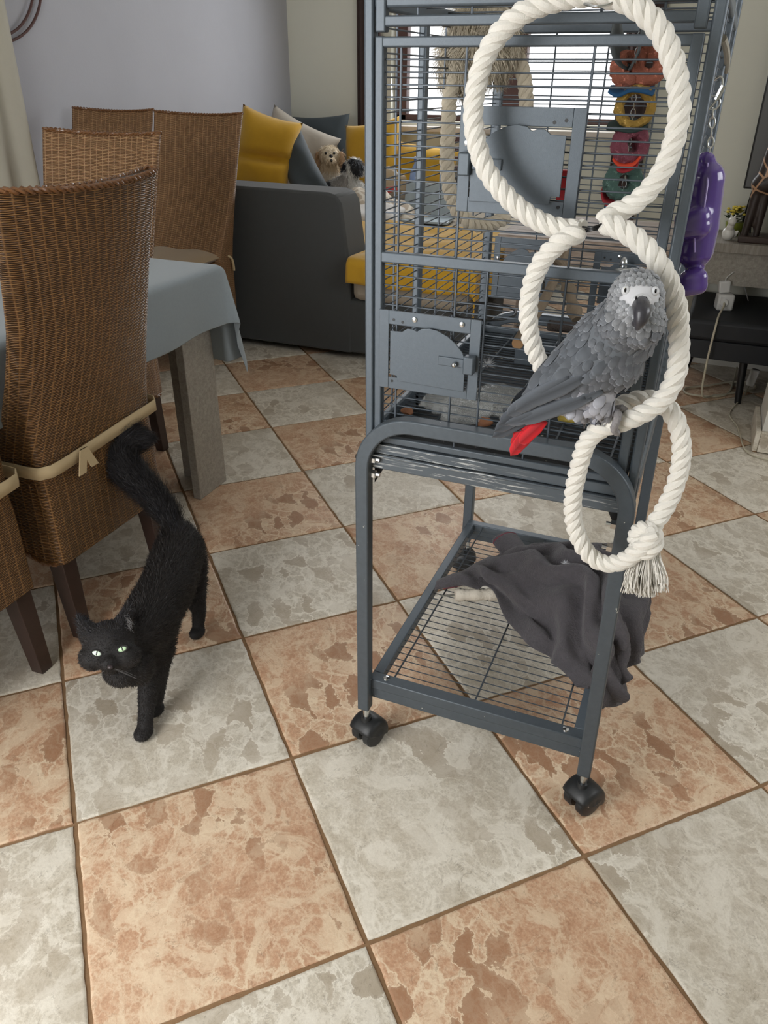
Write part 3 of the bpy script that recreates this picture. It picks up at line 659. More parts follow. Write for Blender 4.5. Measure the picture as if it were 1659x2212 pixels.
# cloth
def cloth():
    x0,x1,y0,y1,z=-1.47,-.42,-.64,1.25,.720; ox,oy=.180,.31; st_=.018
    xs=np.arange(x0-ox,x1+ox+1e-6,st_); ys=np.arange(y0-.2,y1+oy+1e-6,st_); G=np.zeros((len(ys),len(xs),3))
    for i,y in enumerate(ys):
        for j,x in enumerate(xs):
            sx=1 if x>x1 else (-1 if x<x0 else 0); sy=1 if y>y1 else (-1 if y<y0 else 0)
            ex=(x-x1 if sx>0 else x0-x) if sx else 0; ey=(y-y1 if sy>0 else y0-y) if sy else 0
            cx=min(max(x,x0),x1); cy=min(max(y,y0),y1); d=math.hypot(ex,ey)
            if d==0: G[i,j]=(x,y,z+.0015*math.sin(9*x+13*y)); continue
            r=.012; dz=r*(1-math.cos(min(d/r,1.57)))+max(0,d-r*1.57)
            if sx and sy:
                th=math.atan2(ey,ex); f=.014+.22*d*(.35+.65*abs(math.cos(2*th))**1.2)
                G[i,j]=(cx+sx*f*math.cos(th),cy+sy*f*math.sin(th),z-dz*.985)
            else:
                t=(cy if sx else cx); cor=min(1,d*5)
                wv=.011*math.sin(8.5*t+1.2)*cor+.006*math.sin(21*t)*cor
                f=.012+.05*d+wv
                G[i,j]=(cx+sx*f,cy+sy*f,z-dz)
    return G
o=mk('tablecloth',MB().grid(cloth()),M_CLOTH,angle=180,solid=.0015,sub=1); tag(o,'blue-gray linen tablecloth draped over the dining table with a hanging corner','tablecloth')
def section(w,d,r,n):   # rounded rectangle outline, counterclockwise, with arc length
    P=[]; 
    for cx,cy,a0 in ((w/2-r,d/2-r,0),(-w/2+r,d/2-r,90),(-w/2+r,-d/2+r,180),(w/2-r,-d/2+r,270)):
        for k in range(5): a=math.radians(a0+k*22.5); P.append((cx+r*math.cos(a),cy+r*math.sin(a)))
    P.append(P[0]); P=np.array(P); L_=np.r_[0,np.cumsum(np.linalg.norm(np.diff(P,axis=0),axis=1))]
    t=np.linspace(0,L_[-1],n); return np.stack([np.interp(t,L_,P[:,0]),np.interp(t,L_,P[:,1])],1),t
def shell(zs,fn,n=72):
    V=[];UV=[];F=[]
    for i,z in enumerate(zs):
        P,t=fn(z); V+= [tuple(p) for p in P]; UV+=[(a,z) for a in t]
    m=len(P)
    for i in range(len(zs)-1):
        for k in range(m-1): F.append((i*m+k,i*m+k+1,(i+1)*m+k+1,(i+1)*m+k))
    F.append(tuple((len(zs)-1)*m+k for k in range(m-1))); F.append(tuple(range(m-1))[::-1])
    return V,F,UV
def back_y(z):
    t=max(0,(z-.44)/.58); return -.185-.135*t**1.35
def make_chair(label,matw,group,cushion=True,ztop=1.02,w=.43,skew=0):
    t=thing('wicker_chair',label,'chair',(0,0,0),0.0,group); t.rotation_euler=(0,0,0); WL[t.name]=np.zeros(3)
    def fb(z):
        ww=w*(.90+.10*max(0,(z-.45)/.57)); th=.036+.10*min(1,max(0,(.80-z)/.34))**1.6; P,a=section(ww,th,.015,96)
        X=P[:,0]; Y=P[:,1]+(th-.036)/2+back_y(z)-.028*(1-(2*X/ww)**2)*min(1,max(0,(z-.3)/.4)); dip=-.010*(1-(2*X/ww)**2)*(1 if z>1.0 else 0)
        return np.stack([X-skew*max(0,z-.40)/.62,Y,np.full(len(X),z)+dip],1),a
    V,F,UV=shell(list(np.linspace(.22,ztop-.02,34))+[ztop-.008,ztop],fb); mk('backrest',(V,F),matw,t,local=True,uv=UV,angle=50)
    P,_=fb(ztop)
    front=P; ring=[tuple(p+A(0,0,.001)) for p in P[:-1:3]]
    m_=MB()
    for k in range(2):
        Q=resample(cr([ring[i] for i in range(0,len(ring),1)],3,True),.006,True); s=np.arange(len(Q))*.006; a=2*math.pi*(s/.03+k*.5)
        Q=Q+np.stack([0*a,.003*np.cos(a),.003*np.sin(a)],1); m_.tube(Q,.0034,6,cap=True)
    mk('braided_rim',m_,M_BRAID,t,local=True)
    def fs(z):
        g=1+.0*z; P,a=section(w*.905,.40,.03,110); X=P[:,0]*(1+.03*(.46-z)/.2); Y=P[:,1]+.012
        dz=.0
        if z<.221: dz=.028*(np.maximum(0,1-(np.abs(X)/(w*.40))**2.2))*(np.abs(Y-.012)>.17)+.028*np.maximum(0,1-(np.abs(Y-.012)/.165)**2.2)*(np.abs(X)>w*.42)
        return np.stack([X,Y,z+dz*np.ones(len(X))],1),a
    V,F,UV=shell([.2201,.235,.27,.31,.35,.39,.43,.452],fs); 
    mk('seat_base',(V,F[:-1]),matw,t,local=True,uv=UV,angle=50)
    P,_=fs(.2201); m_=MB()
    for k in range(2):
        Q=resample([tuple(p) for p in P[:-1:2]],.006,True); s=np.arange(len(Q))*.006; a=2*math.pi*(s/.03+k*.5); Q=Q+np.stack([.003*np.cos(a),.003*np.cos(a),.003*np.sin(a)-.002],1); m_.tube(Q,.0038,6)
    mk('braided_hem',m_,M_BRAID,t,local=True)
    for x in (-1,1):
        for y,sp in ((-.165,-.018),(.185,.006)):
            xx=x*(w*.5*.90-.03); mk('leg',MB().tube([(xx,y,.25),(xx+x*.004,y+sp,0)],[.0225,.0165],4,square=True,up=(0,1,0)),M_DKWOOD,t,local=True,smooth=False,bevel=.002)
    if cushion:
        V=[];
        n=24; G=np.zeros((n,n,3))
        m_=MB()
        for side in (1,-1):
            for i in range(n):
                for j in range(n):
                    x=-1+2*i/(n-1); y=-1+2*j/(n-1); e=(max(0,1-abs(x)**6)*max(0,1-abs(y)**6))**.5
                    G[i,j]=(x*w*.45,y*.185+.028,.474+side*.020*e+.003*math.sin(7*x+3*y))
            m_.grid(G,flip=side>0)
        mk('seat_cushion',m_,M_CUSH,t,local=True,angle=180)
    return t
GA='wicker dining chairs'
def place(t,x,y,rz): t.location=(x,y,0); t.rotation_euler=(0,0,rz)
def strap(t,w=.41,z0=.455,dz=0):
    P,_=section(w*.95+.012,.435,.03,60); m_=MB(); V=[];F=[]
    n=len(P)
    for zz in (0,.028):
        V+=[(x,y-.006,z0+zz+dz*(-x)+(.012*math.sin(6*x) )) for x,y in P]
    F=[(k,k+1,n+k+1,n+k) for k in range(n-1)]; m_.add(V,F); 
    o=mk('cushion_strap',m_,M_STRAP,t,local=True,solid=.003)
    m_=MB(); 
    for a,l in ((-.5,.05),(.35,.045)): m_.prism([(-.10,-.232,z0+.022),(-.10+.022,-.232,z0+.022),(-.10+.022+l*a,-.240,z0+.022-l),(-.10+l*a,-.240,z0+.022-l)],(0,-.003,0))
    mk('strap_end',m_,M_STRAP,t,local=True,smooth=False)
ca=make_chair('large glossy brown wicker chair in the foreground, its back to the camera',M_WEAVE,GA,True,1.02,.41,.048)
place(ca,-.545,.596,math.radians(90))
strap(ca)
ce=make_chair('brown wicker chair cut off by the left edge, nearest to the cat',M_WEAVE,GA,True,1.02,.40,.06); place(ce,-.545,.150,math.radians(90)); strap(ce)
cbb=make_chair('light brown wicker chair at the far short end of the dining table',M_WEAVEL,GA,True,1.03,.46); place(cbb,-1.02,1.22,math.radians(180))
cdd=make_chair('light brown wicker chair touching the charcoal sofa arm, cushion showing',M_WEAVEL,GA,True,1.045,.46); place(cdd,-1.385,2.30,math.radians(180))
ccc=make_chair('light brown wicker chair by the gray wall, left of its twin',M_WEAVEL,GA,True,1.05,.46); place(ccc,-1.86,2.30,math.radians(180))
# the cushion tie seen on the sofa-side chair
mk('cushion_tie',MB().tube(cr([(-.20,-.15,.47),(-.215,-.17,.455),(-.22,-.175,.42),(-.222,-.172,.40)],6),.006,6),M_STRAP,cdd,local=True)
# ================================================================== BIRD CAGE
CX0,CX1,CY0,CY1=.405,.838,.400,1.062
ZB,ZT=.632,1.335
cg=thing('bird_cage','tall dark gray wire bird cage on a wheeled stand with a lower shelf','cage',((CX0+CX1)/2,.73,0))
SCR=M_STEEL
def bar_mesh(L_,r,n=6):
    m_=MB().cyl((-L_/2,0,0),(L_/2,0,0),r,n=n); me=bpy.data.meshes.new('bar'); me.from_pydata([tuple(v) for v in m_.V],[],m_.F); me.materials.append(M_WIRE)
    me.polygons.foreach_set('use_smooth',[True]*len(me.polygons)); me.set_sharp_from_angle(angle=math.radians(50)); return me
BM={}
def bar(p0,p1,r=.0011,parent=None):
    p0=A(*p0);p1=A(*p1); L_=round(float(np.linalg.norm(p1-p0)),4); k=(L_,r)
    if k not in BM: BM[k]=bar_mesh(L_,r)
    o=bpy.data.objects.new('bar',BM[k]); SC.collection.objects.link(o); o.parent=parent or cg; o.location=tuple((p0+p1)/2-WL[(parent or cg).name])
    o.rotation_euler=Vector(p1-p0).to_track_quat('X','Z').to_euler(); return o
def post(name,lo,hi,m=M_CAGE,bev=.003,p=None): return mk(name,MB().b2(lo,hi),m,p or cg,bevel=bev)
# corner posts
for (x,y) in ((CX0,CY0),(CX1-.016,CY0),(CX0,CY1-.018),(CX1-.018,CY1-.018)):
    post('corner_post',(x,y,ZB),(x+(.014 if y==CY0 else .018),y+.018,ZT))
post('corner_post',(CX0,.605,ZB),(CX0+.012,.625,ZT)); post('corner_post',(CX1-.012,.70,ZB),(CX1,.72,ZT))
# top and bottom rails of the body
for z0,z1 in ((1.262,1.280),(ZB+.045,ZB+.06)):
    post('rail',(CX0+.004,CY1-.016,z0),(CX1-.004,CY1-.001,z1)); post('rail',(CX0+.001,CY0+.012,z0),(CX0+.014,CY1-.012,z1)); post('rail',(CX1-.014,CY0+.012,z0),(CX1-.001,CY1-.012,z1))
post('rail',(CX0+.014,CY0+.002,1.262),(CX1-.016,CY0+.018,1.278))
# top rails over the front door (the playtop edge) and door frame
DX0,DX1=.4215,.818
post('rail',(DX0+.003,CY0,1.242),(DX1,CY0+.014,1.254),bev=.002)
for x in (DX0,DX1-.014): post('rail',(x,CY0-.0012,1.236),(x+.014,CY0+.0135,1.2785),bev=.002)
dr_=mk('front_door',MB().b2((DX0,CY0-.002,.690),(DX0+.012,CY0+.013,1.232)),M_CAGE,cg,bevel=.002)
for nm,lo,hi in (('door_stile',(DX1-.014,CY0-.002,.690),(DX1,CY0+.013,1.232)),('door_rail',(DX0+.004,CY0-.0014,1.2195),(DX1-.004,CY0+.0125,1.2315)),('door_rail',(DX0+.004,CY0-.0014,.953),(DX1-.004,CY0+.0125,.968)),('door_rail',(DX0+.004,CY0-.0014,.6905),(DX1-.004,CY0+.0125,.700))):
    post(nm,lo,hi,p=dr_,bev=.002)
z=.706
while z<1.216:
    if not(.950<z<.970): bar((DX0+.012,CY0+.006,z),(DX1-.014,CY0+.006,z))
    z+=.0143
for x,a,b_ in ((.456,.968,1.22),(.456,.70,.953),(.543,.968,1.22),(.545,.70,.953),(.590,.70,.953),(.699,.968,1.22),(.699,.70,.953)):
    bar((x,CY0+.004,a),(x,CY0+.004,b_),.0017)
def fill(x0,x1,y0,y1,za,zb,dz=.0143):
    z=za
    while z<zb: bar((x0,y0,z),(x1,y1,z)); z+=dz
fill(CX0+.007,CX0+.007,CY0+.018,CY1-.018,.70,1.26); fill(CX1-.007,CX1-.007,CY0+.018,CY1-.018,.70,1.26); fill(CX0+.018,CX1-.018,CY1-.009,CY1-.009,.70,1.26)
for y in (.505,.72,.83,.94): bar((CX0+.005,y,.69),(CX0+.005,y,1.262),.0017); bar((CX1-.005,y,.69),(CX1-.005,y,1.262),.0017)
for x in (.52,.62,.72): bar((x,CY1-.006,.69),(x,CY1-.006,1.262),.0017)
for y in (.50,.60,.70,.80,.90,.98): bar((CX0+.012,y,1.275),(CX1-.012,y,1.275),.0013)   # roof bars
for x in (.475,.545,.62,.70,.77): bar((x,CY0+.01,1.254),(x,CY0+.01,1.264),.0017)
post('rail',(CX0,CY0,ZT-.016),(CX1,CY0+.014,ZT)); post('rail',(CX0,CY1-.016,ZT-.016),(CX1,CY1,ZT))
# base, grate and tray
post('base_rail',(CX0+.014,CY0,.668),(CX1-.016,CY0+.010,.680),M_CAGED,.002)
post('base_rail',(CX0+.018,CY1-.012,.632),(CX1-.018,CY1,.677),M_CAGED,.002); post('base_rail',(CX0,CY0+.018,.632),(CX0+.012,CY1-.018,.677),M_CAGED,.002); post('base_rail',(CX1-.012,CY0+.018,.632),(CX1,CY1-.018,.677),M_CAGED,.002)
tr=mk('tray',MB().b2((CX0+.014,CY0-.004,.650),(CX1-.018,CY0+.004,.667)).b2((CX0+.016,CY0+.004,.648),(CX1-.02,CY1-.02,.653)).b2((CX0+.014,CY0-.010,.646),(CX1-.018,CY0-.004,.650)),M_SCUFF,cg,bevel=.0015)
mk('tray_bed',MB().b2((CX0+.018,CY0+.012,.653),(CX1-.022,CY1-.022,.656)),M_TRAY,tr)
post('base_rail',(CX0+.014,CY0-.004,.622),(CX1-.016,CY0+.010,.646),M_SCUFF,.002)
gr=[]
y=CY0+.022
while y<CY1-.03: bar((CX0+.018,y,.684),(CX1-.02,y,.684),.0013); y+=.0165
for x in (.50,.60,.70,.79): bar((x,CY0+.012,.687),(x,CY1-.02,.687),.0019)
for x in (.555,.665,.775): bar((x,CY0+.006,.680),(x,CY0+.006,.700),.0019)
# stand: bent tubes, shelf, casters, bolts
def u_tube(y,xr):
    R_=.085; zt=.712; P=[(CX0+.003,y,.093),(CX0+.003,y,zt-R_)]
    P+=[(CX0+.003+R_*(1-math.cos(a)),y,zt-R_+R_*math.sin(a)) for a in np.linspace(0,math.pi/2,10)[1:]]
    P+=[(xr-R_+R_*math.sin(a),y,zt-R_*(1-math.cos(a))) for a in np.linspace(0,math.pi/2,10)]
    P+=[(xr+.010,y,.093)]
    return MB().tube(P,.0118,4,square=True,up=(0,1,0))
lf=mk('stand_frame',u_tube(.388,.830),M_CAGED,cg,bevel=.0025,angle=40)
rf=mk('stand_frame',u_tube(1.080,.832),M_CAGE,cg,bevel=.0025,angle=40)
sx0,sx1,sy0,sy1=.414,.828,.395,1.068
sh=mk('shelf_frame',MB().b2((sx0,sy0,.118),(sx1,sy0+.016,.146)).b2((sx0,sy0-.003,.143),(sx1,sy0+.022,.166)),M_CAGED,cg,bevel=.002)
mk('shelf_rail',MB().b2((sx0,sy1-.022,.120),(sx1,sy1,.166)),M_CAGE,sh,bevel=.002)
mk('shelf_rail',MB().b2((sx0,sy0+.022,.143),(sx0+.020,sy1-.022,.166)),M_CAGE,sh,bevel=.002)
mk('shelf_rail',MB().b2((sx1-.020,sy0+.022,.143),(sx1,sy1-.022,.166)),M_CAGE,sh,bevel=.002)
y=sy0+.04
while y<sy1-.03: bar((sx0+.02,y,.1585),(sx1-.02,y,.1585),.0011); y+=.0205
for x in (.458,.622,.786): bar((x,sy0+.022,.1615),(x,sy1-.022,.1615),.0018)
mk('screw',MB().lathe((.446,sy0+.010,.166),[(.007,0),(.006,.003),(.002,.0045)],12),SCR,cg); mk('screw',MB().lathe((.795,sy0+.010,.166),[(.007,0),(.006,.003),(.002,.0045)],12),SCR,cg)
for x,s in ((CX0+.003,1),(.830,-1)):
    for yy in (.392,1.075):
        for z in (.640,.613) if s>0 else (.605,.565):
            xi=x+s*.0118
            m_=MB().cyl((xi,yy,z),(xi+s*.008,yy,z),.0075,n=6); m_.cyl((xi+s*.008,yy,z),(xi+s*.015,yy,z),.0038,n=8); bo=mk('bolt',m_,SCR,cg,angle=30); mk('bolt_head',MB().cyl((x-s*.0118,yy,z),(x-s*.016,yy,z),.0065,.004,n=12),SCR,bo,angle=30)
    mk('bracket',MB().prism([(x+s*.012,.405,.655),(x+s*.034,.405,.655),(x+s*.034,.405,.632),(x+s*.024,.405,.612),(x+s*.012,.405,.590)],(0,.003,0)),M_BLACK,cg,smooth=False)
def caster(x,y,ang):
    cs=mk('caster',MB().cyl((x,y,.062),(x,y,.098),.007,n=12),M_STEEL,cg)
    c,s=math.cos(ang),math.sin(ang); R_=rotm(z=math.degrees(ang)); off=R_@A(.006,0,0)
    for k in (-1,1):
        m_=MB().lathe((0,0,0),[(.010,-.010),(.024,-.010),(.0272,-.006),(.0272,.006),(.024,.0095),(.012,.012)],26,R=rotm(x=90*k)); V=[R_@(v+A(0,-k*.015,0))+A(x,y,.0272)+off for v in np.array(m_.V)]; m_.V=[tuple(v) for v in V]
        mk('wheel',m_,M_BLACKP,cs)
    # rounded hood over the pair
    V=[];F=[]; T=np.linspace(-.35,math.pi*.86,18); n=len(T); Wd=[(-.0285,.0),(-.0285,.62),(-.027,.88),(-.022,1.0),(-.010,1.05),(.010,1.05),(.022,1.0),(.027,.88),(.0285,.62),(.0285,0)]
    for yy,sc in Wd: V+=[R_@A(.0325*math.cos(t)*sc,yy,.0325*math.sin(t)*sc)+A(x,y,.0290)+off for t in T]
    for i in range(len(Wd)-1):
        for k in range(n-1): F.append((i*n+k,i*n+k+1,(i+1)*n+k+1,(i+1)*n+k))
    mk('hood',MB().add(V,F),M_BLACKP,cs,solid=.002,angle=60)
    mk('stem_cap',MB().cyl((x,y,.052),(x,y,.070),.0125,.010,n=16),M_BLACKP,cs)
caster(.411,.388,math.radians(70)); caster(.842,.388,math.radians(55)); caster(.411,1.080,math.radians(200)); caster(.845,1.080,math.radians(120))
# feeder doors
def feeder(x0,x1,z0,z1,flipx,y,m=M_CAGE,ox=None,lat=True,back=False):
    yy=y; s=-1 if not back else 1
    fx=(lambda t:x0+(x1-x0)*t) if not flipx else (lambda t:x1-(x1-x0)*t); fz=lambda t:z0+(z1-z0)*t
    def bx(mb,a,b_,c,d,y0,y1): mb.b2((min(fx(a),fx(b_)),min(y0,y1),fz(c)),(max(fx(a),fx(b_)),max(y0,y1),fz(d)))
    m_=MB(); ya,yb=yy,yy-.0025
    bx(m_,0,.10,0,1,ya,yb); bx(m_,.90,1,0,1,ya,yb); bx(m_,.10,.90,0,.15,ya,yb); bx(m_,.10,.90,.83,1,ya,yb)
    pln=mk('feeder_plate',m_,m,cg,bevel=.0006,angle=30)
    # swing flap with a wavy top edge, rotated slightly open
    T=np.linspace(0,1,30); out=[(.13,.20),(.20,.20),(.21,.13),(.88,.11)]
    top=[(.88,.50),(.85,.60),(.78,.70),(.70,.775),(.60,.83),(.52,.845),(.44,.83),(.40,.79),(.36,.81),(.30,.81),(.25,.765),(.13,.76)]
    pts=[(fx(a),yb+s*.004,fz(b_)) for a,b_ in out+top]
    fp=mk('flap',MB().prism(pts,(0,s*.0022,0)),m,pln,smooth=False,bevel=.0006)
    if lat:
        mk('latch',MB().b2((min(fx(.62),fx(.87)),yb-.009,fz(.42)),(max(fx(.62),fx(.87)),yb-.003,fz(.53))),m,pln,bevel=.001)
        mk('latch_block',MB().b2((min(fx(.875),fx(.975)),yb-.016,fz(.36)),(max(fx(.875),fx(.975)),yb,fz(.58))),M_CAGE,pln,bevel=.002)
        mk('knob',MB().sph((fx(.79),yb-.014,fz(.46)),.0042,12,9),M_STEEL,pln)
    for a,b_ in ((.36,.92),(.82,.93)) if not flipx else ((.93,.66),):
        mk('screw',MB().lathe((fx(a),yb,fz(b_)),[(.0042,0),(.0038,.002),(.001,.003)],12,R=rotm(x=90)),M_STEEL,pln)
    for a,b_ in ((.15,.89),(.24,.87),(.14,.10)): mk('rivet_hole',MB().cyl((fx(a),yb+.001,fz(b_)),(fx(a),yb-.0004,fz(b_)),.0022,n=10),M_BLACK,pln)
    return pln
feeder(.430,.588,.765,.886,False,CY0-.0005)
feeder(.541,.700,1.030,1.156,True,CY0-.0005)
feeder(.434,.565,.760,.890,True,CY1-.02,lat=False)
feeder(.648,.79,.745,.880,False,CY1-.02,lat=False)
# feeder bowl, seed cup ring
bw=thing('food_bowl','shiny steel bowl clamped in the rear feeder door behind the parrot','bowl',(.735,1.02,.80))
mk('bowl',MB().lathe((.735,.99,.80),[(.030,0),(.038,.01),(.043,.045),(.047,.048),(.045,.050),(.040,.046),(.030,.006)],26),M_STEEL,bw,angle=60); mk('bolt',MB().lathe((.712,1.01,.855),[(.007,0),(.009,.008),(.006,.016),(.002,.02)],12),M_STEEL,bw)
rg=tag(mk('cup_ring',MB().tube([(.535+.055*math.cos(a),.60+.055*math.sin(a),.845) for a in np.linspace(0,2*math.pi,40)[:-1]],.0022,7,closed=True),M_BLACK),'empty black wire ring holder inside the cage above the lower feeder door','ring')
# ------------------------------------------------------------------ inside the cage
def inside(name,label,cat,*a,**k): return None
rp=thing('rope_perch','frayed dirty cotton rope perch looping down inside the left half of the cage','perch',(.56,.75,.95))
pts=[at(985,150,y=.74),at(972,210,y=.72),at(968,290,y=.70),at(966,370,y=.70),at(980,440,y=.72),at(1010,478,y=.74),at(1050,487,y=.78),at(1095,470,y=.82)]
mk('rope',rope_mb(pts,.0125,.045),M_ROPED,rp)
pts=[at(1095,100,y=.78),at(1120,130,y=.78),at(1133,175,y=.78),at(1138,235,y=.78)]
mk('rope',rope_mb(pts,.0125,.045),M_ROPED,rp)
kb,V,F,Nn=organic('frayed_knot',[('e',at(1040,60,y=.76),(.055,.03,.04)),('e',at(1030,110,y=.76),(.06,.03,.035)),('e',at(985,135,y=.75),(.03,.02,.03)),('e',at(1000,160,y=.75),(.035,.02,.025)),('e',at(1060,140,y=.77),(.03,.02,.022)),('e',at(1090,100,y=.77),(.025,.018,.02))],.005,3,M_ROPED,rp,disp=lambda V:vnoise(V,60,2)*.008)
fur('cotton_threads',V,F,Nn,5200,.034,.0011,lambda P:np.tile(A(0,0,-1),(len(P),1))+vnoise(P,40,1)[:,None]*A(1.2,0,0),lambda P,rs:np.array(lin(206,196,176))*(0.75+.35*rs.rand(len(P),1)),kb,lift=.55)
# chewing toy of coloured rings on a chain
ty=thing('parrot_toy','string of colored crushed rings and leather strips hanging inside the cage','toy',(.76,.72,1.15))
def loofah(c,ro,ri,th,m,R_,par,nm):
    P=[]; n=34; V=[];F=[];k=12
    for i in range(n):
        a=2*math.pi*i/n
        for j in range(k):
            b_=2*math.pi*j/k; rr=(ro+ri)/2+(ro-ri)/2*math.cos(b_); V.append(R_@A(rr*math.cos(a),rr*math.sin(a),th/2*max(-.9,min(.9,1.3*math.sin(b_))))+A(*c))
    for i in range(n):
        for j in range(k): F.append((i*k+j,i*k+(j+1)%k,((i+1)%n)*k+(j+1)%k,((i+1)%n)*k+j))
    V=np.array(V); V=V+(vnoise(V,160,3)*.003)[:,None]*A(1,1,1)
    return mk(nm,(V,F),m,par)
def mloof(n,c): return mat(n,c,.85,0,.3,120,bs=.9,bd=.003,bscale=220,spots=(120,.6,tuple(min(1,x*1.7+.05) for x in c)))
RF=rotm(x=82,z=12)
loofah(at(1372,232,y=.72),.031,.017,.03,mloof('yellow_ring',lin(160,128,56)),RF,ty,'ring')
loofah(at(1361,313,y=.72),.030,.010,.03,mloof('pink_ring',lin(122,62,76)),rotm(x=82,z=42),ty,'ring')
loofah(at(1346,392,y=.72),.031,.010,.03,mloof('green_ring',lin(66,94,86)),rotm(x=82,z=30),ty,'ring')
loofah(at(1352,150,y=.72),.026,.006,.026,mloof('orange_piece',lin(164,98,78)),rotm(x=70,z=50,y=20),ty,'ring')
loofah(at(1402,140,y=.73),.030,.006,.024,mloof('orange_piece2',lin(164,98,78)),rotm(x=75,z=10,y=-30),ty,'ring')
def strip(pts,w_,m,nm='leather_strip'):
    Q=np.array(cr(pts,8)); G=np.zeros((len(Q),5,3)); 
    for i in range(len(Q)):
        wz=w_*(.35+.65*math.sin(math.pi*min(1,max(0,(i+1)/(len(Q)+1)))))
        for j in range(5): G[i,j]=Q[i]+A(0,(j-2)*.4*wz,(j-2)*.15*wz)
    mk(nm,MB().grid(G),m,ty,solid=.003)
P=lambda u,v:at(u,v,y=.72)
strip([P(1316,192),P(1340,196),P(1368,183),P(1395,188),P(1413,200)],.03,mat('blue_leather',lin(30,84,128),.8))
strip([P(1312,272),P(1340,268),P(1372,272),P(1400,268)],.028,mat('green_leather',lin(40,58,56),.8))
strip([P(1326,336),P(1345,345),P(1372,343),P(1386,332)],.03,mat('orange_leather',lin(214,70,40),.8))
strip([P(1330,352),P(1352,356),P(1380,350)],.03,mat('red_leather',lin(150,34,44),.8))
strip([P(1302,405),P(1312,424),P(1340,434),P(1362,436),P(1380,428)],.034,MATS['red_leather'])
strip([P(1308,446),P(1322,438),P(1345,444),P(1350,460)],.02,MATS['blue_leather'])
strip([P(1335,20),P(1330,70),P(1340,110),P(1360,140)],.05,mat('gray_leather',lin(84,90,92),.8)); strip([P(1395,30),P(1390,80),P(1375,120),P(1362,142)],.05,MATS['gray_leather'])
def chain(pts,r,wr,par,nm='chain'):
    Q=resample(cr(pts,10),r*2.35); m_=MB()
    for i in range(len(Q)-1):
        c=(Q[i]+Q[i+1])/2; t=Q[i+1]-Q[i]; t/=np.linalg.norm(t); s=A(1,0,0) if i%2 else A(0,1,0); s=s-t*(s@t); s/=np.linalg.norm(s)
        m_.tube([c+t*r*1.45*math.cos(a)+s*r*.8*math.sin(a) for a in np.linspace(0,2*math.pi,16)[:-1]],wr,6,closed=True)
    return mk(nm,m_,M_STEEL,par)
chain([P(1388,-20),P(1384,60),P(1372,150),P(1368,240),P(1356,330),P(1346,420)],.0042,.0009,ty)
rdt=tag(mk('toy_block',MB().box(at(1216,402,y=.46),(.012,.016,.040)),mat('red_wood',lin(200,52,60),.6),bevel=.001),'red wooden piece visible through the gap of the upper feeder door','toy')
# natural branches
br1=tag(mk('branch',MB().tube(cr([at(1118,742,y=.62),at(1150,690,y=.70),at(1180,640,y=.80),at(1212,570,y=.93),at(1225,530,y=1.0)],8),[.0105]*8+[.0095]*8+[.009]*8+[.008]*9,12),M_BRANCH),'pale thin natural branch perch slanting through the cage','branch')
mk('cut_end',MB().cyl(at(1118,742,y=.62)-A(0,.002,0),at(1118,742,y=.62)+A(0,.004,.0),.0100,n=14),M_CUTW,br1,bevel=.001)
V=MB().tube(cr([at(1212,548,y=.98),at(1218,590,y=.95),at(1232,640,y=.93),at(1246,690,y=.90)],10),[.013+.003*math.sin(i*.8) for i in range(31)],14)
br2=tag(mk('branch',V,M_BRANCH),'thick gnarled branch standing upright in the cage behind the parrot','branch')
mk('fork',MB().tube(cr([at(1222,590,y=.95),at(1200,560,y=.9),at(1170,552,y=.86)],8),.009,10),M_BRANCH,br2)
br3=tag(mk('branch',MB().tube([at(1186,703,y=.80),at(1275,712,y=.84)],.0105,14),mat('dark_bark',lin(62,54,50),.9,0,.4,40,bs=.8,bd=.003)),'short dark branch lying level below the gnarled one','branch')
pp=tag(mk('perch_plate',MB().b2((.555,.785,.70),(.69,.792,.742)),M_CAGE,bevel=.001),'dark gray perforated metal plate inside the cage left of the parrot wing','plate')
mk('hole',MB().cyl((.618,.786,.728),(.618,.784,.728),.006,n=14),M_BLACK,pp); 
# litter on the grate
fm=thing('plastic_film','crumpled clear plastic film lying on the cage floor grate','film',(.55,.62,.69))
for k,(u,v,r) in enumerate([(955,868,.035),(1000,885,.05),(1075,868,.06),(1120,905,.03)]):
    c=at(u,v,z=.705); V=MB().sph(c,(r,r*.9,.016),24,12); Vn=np.array(V.V); Vn+=vnoise(Vn,45,k)[:,None]*A(.014,.014,.012); Vn[:,2]=np.maximum(Vn[:,2],.692); V.V=[tuple(v_) for v_ in Vn]; mk('fold',V,M_BAG,fm,angle=15)
MN=mat('nut_brown',lin(138,92,62),.7,0,.3,80,bs=.5); MY=mat('peel_yellow',lin(160,140,60),.7,0,.3,80,bs=.5); MG=mat('green_scrap',lin(84,120,66),.7)
for k,(u,v,rx,rz,m_,lb_) in enumerate([(880,888,.012,.006,MN,'brown nut shell at the left end of the cage grate'),(1047,912,.013,.008,MN,'reddish brown nut on the grate just left of the tail'),(1128,868,.020,.005,MY,'yellow peel on the plastic film in the cage'),(1225,905,.016,.006,MY,'yellow-green peel between the tail and the parrot feet'),(1285,948,.010,.006,MATS['cut_wood'],'tan wood chip on the grate below the parrot feet')]):
    c=at(u,v,z=.69+rz); V=MB().sph(c,(rx,rx*.8,rz),14,9); Vn=np.array(V.V); Vn+=vnoise(Vn,110,k)[:,None]*.003; V.V=[tuple(v_) for v_ in Vn]; tag(mk('food_scrap',V,m_),lb_,'scrap')
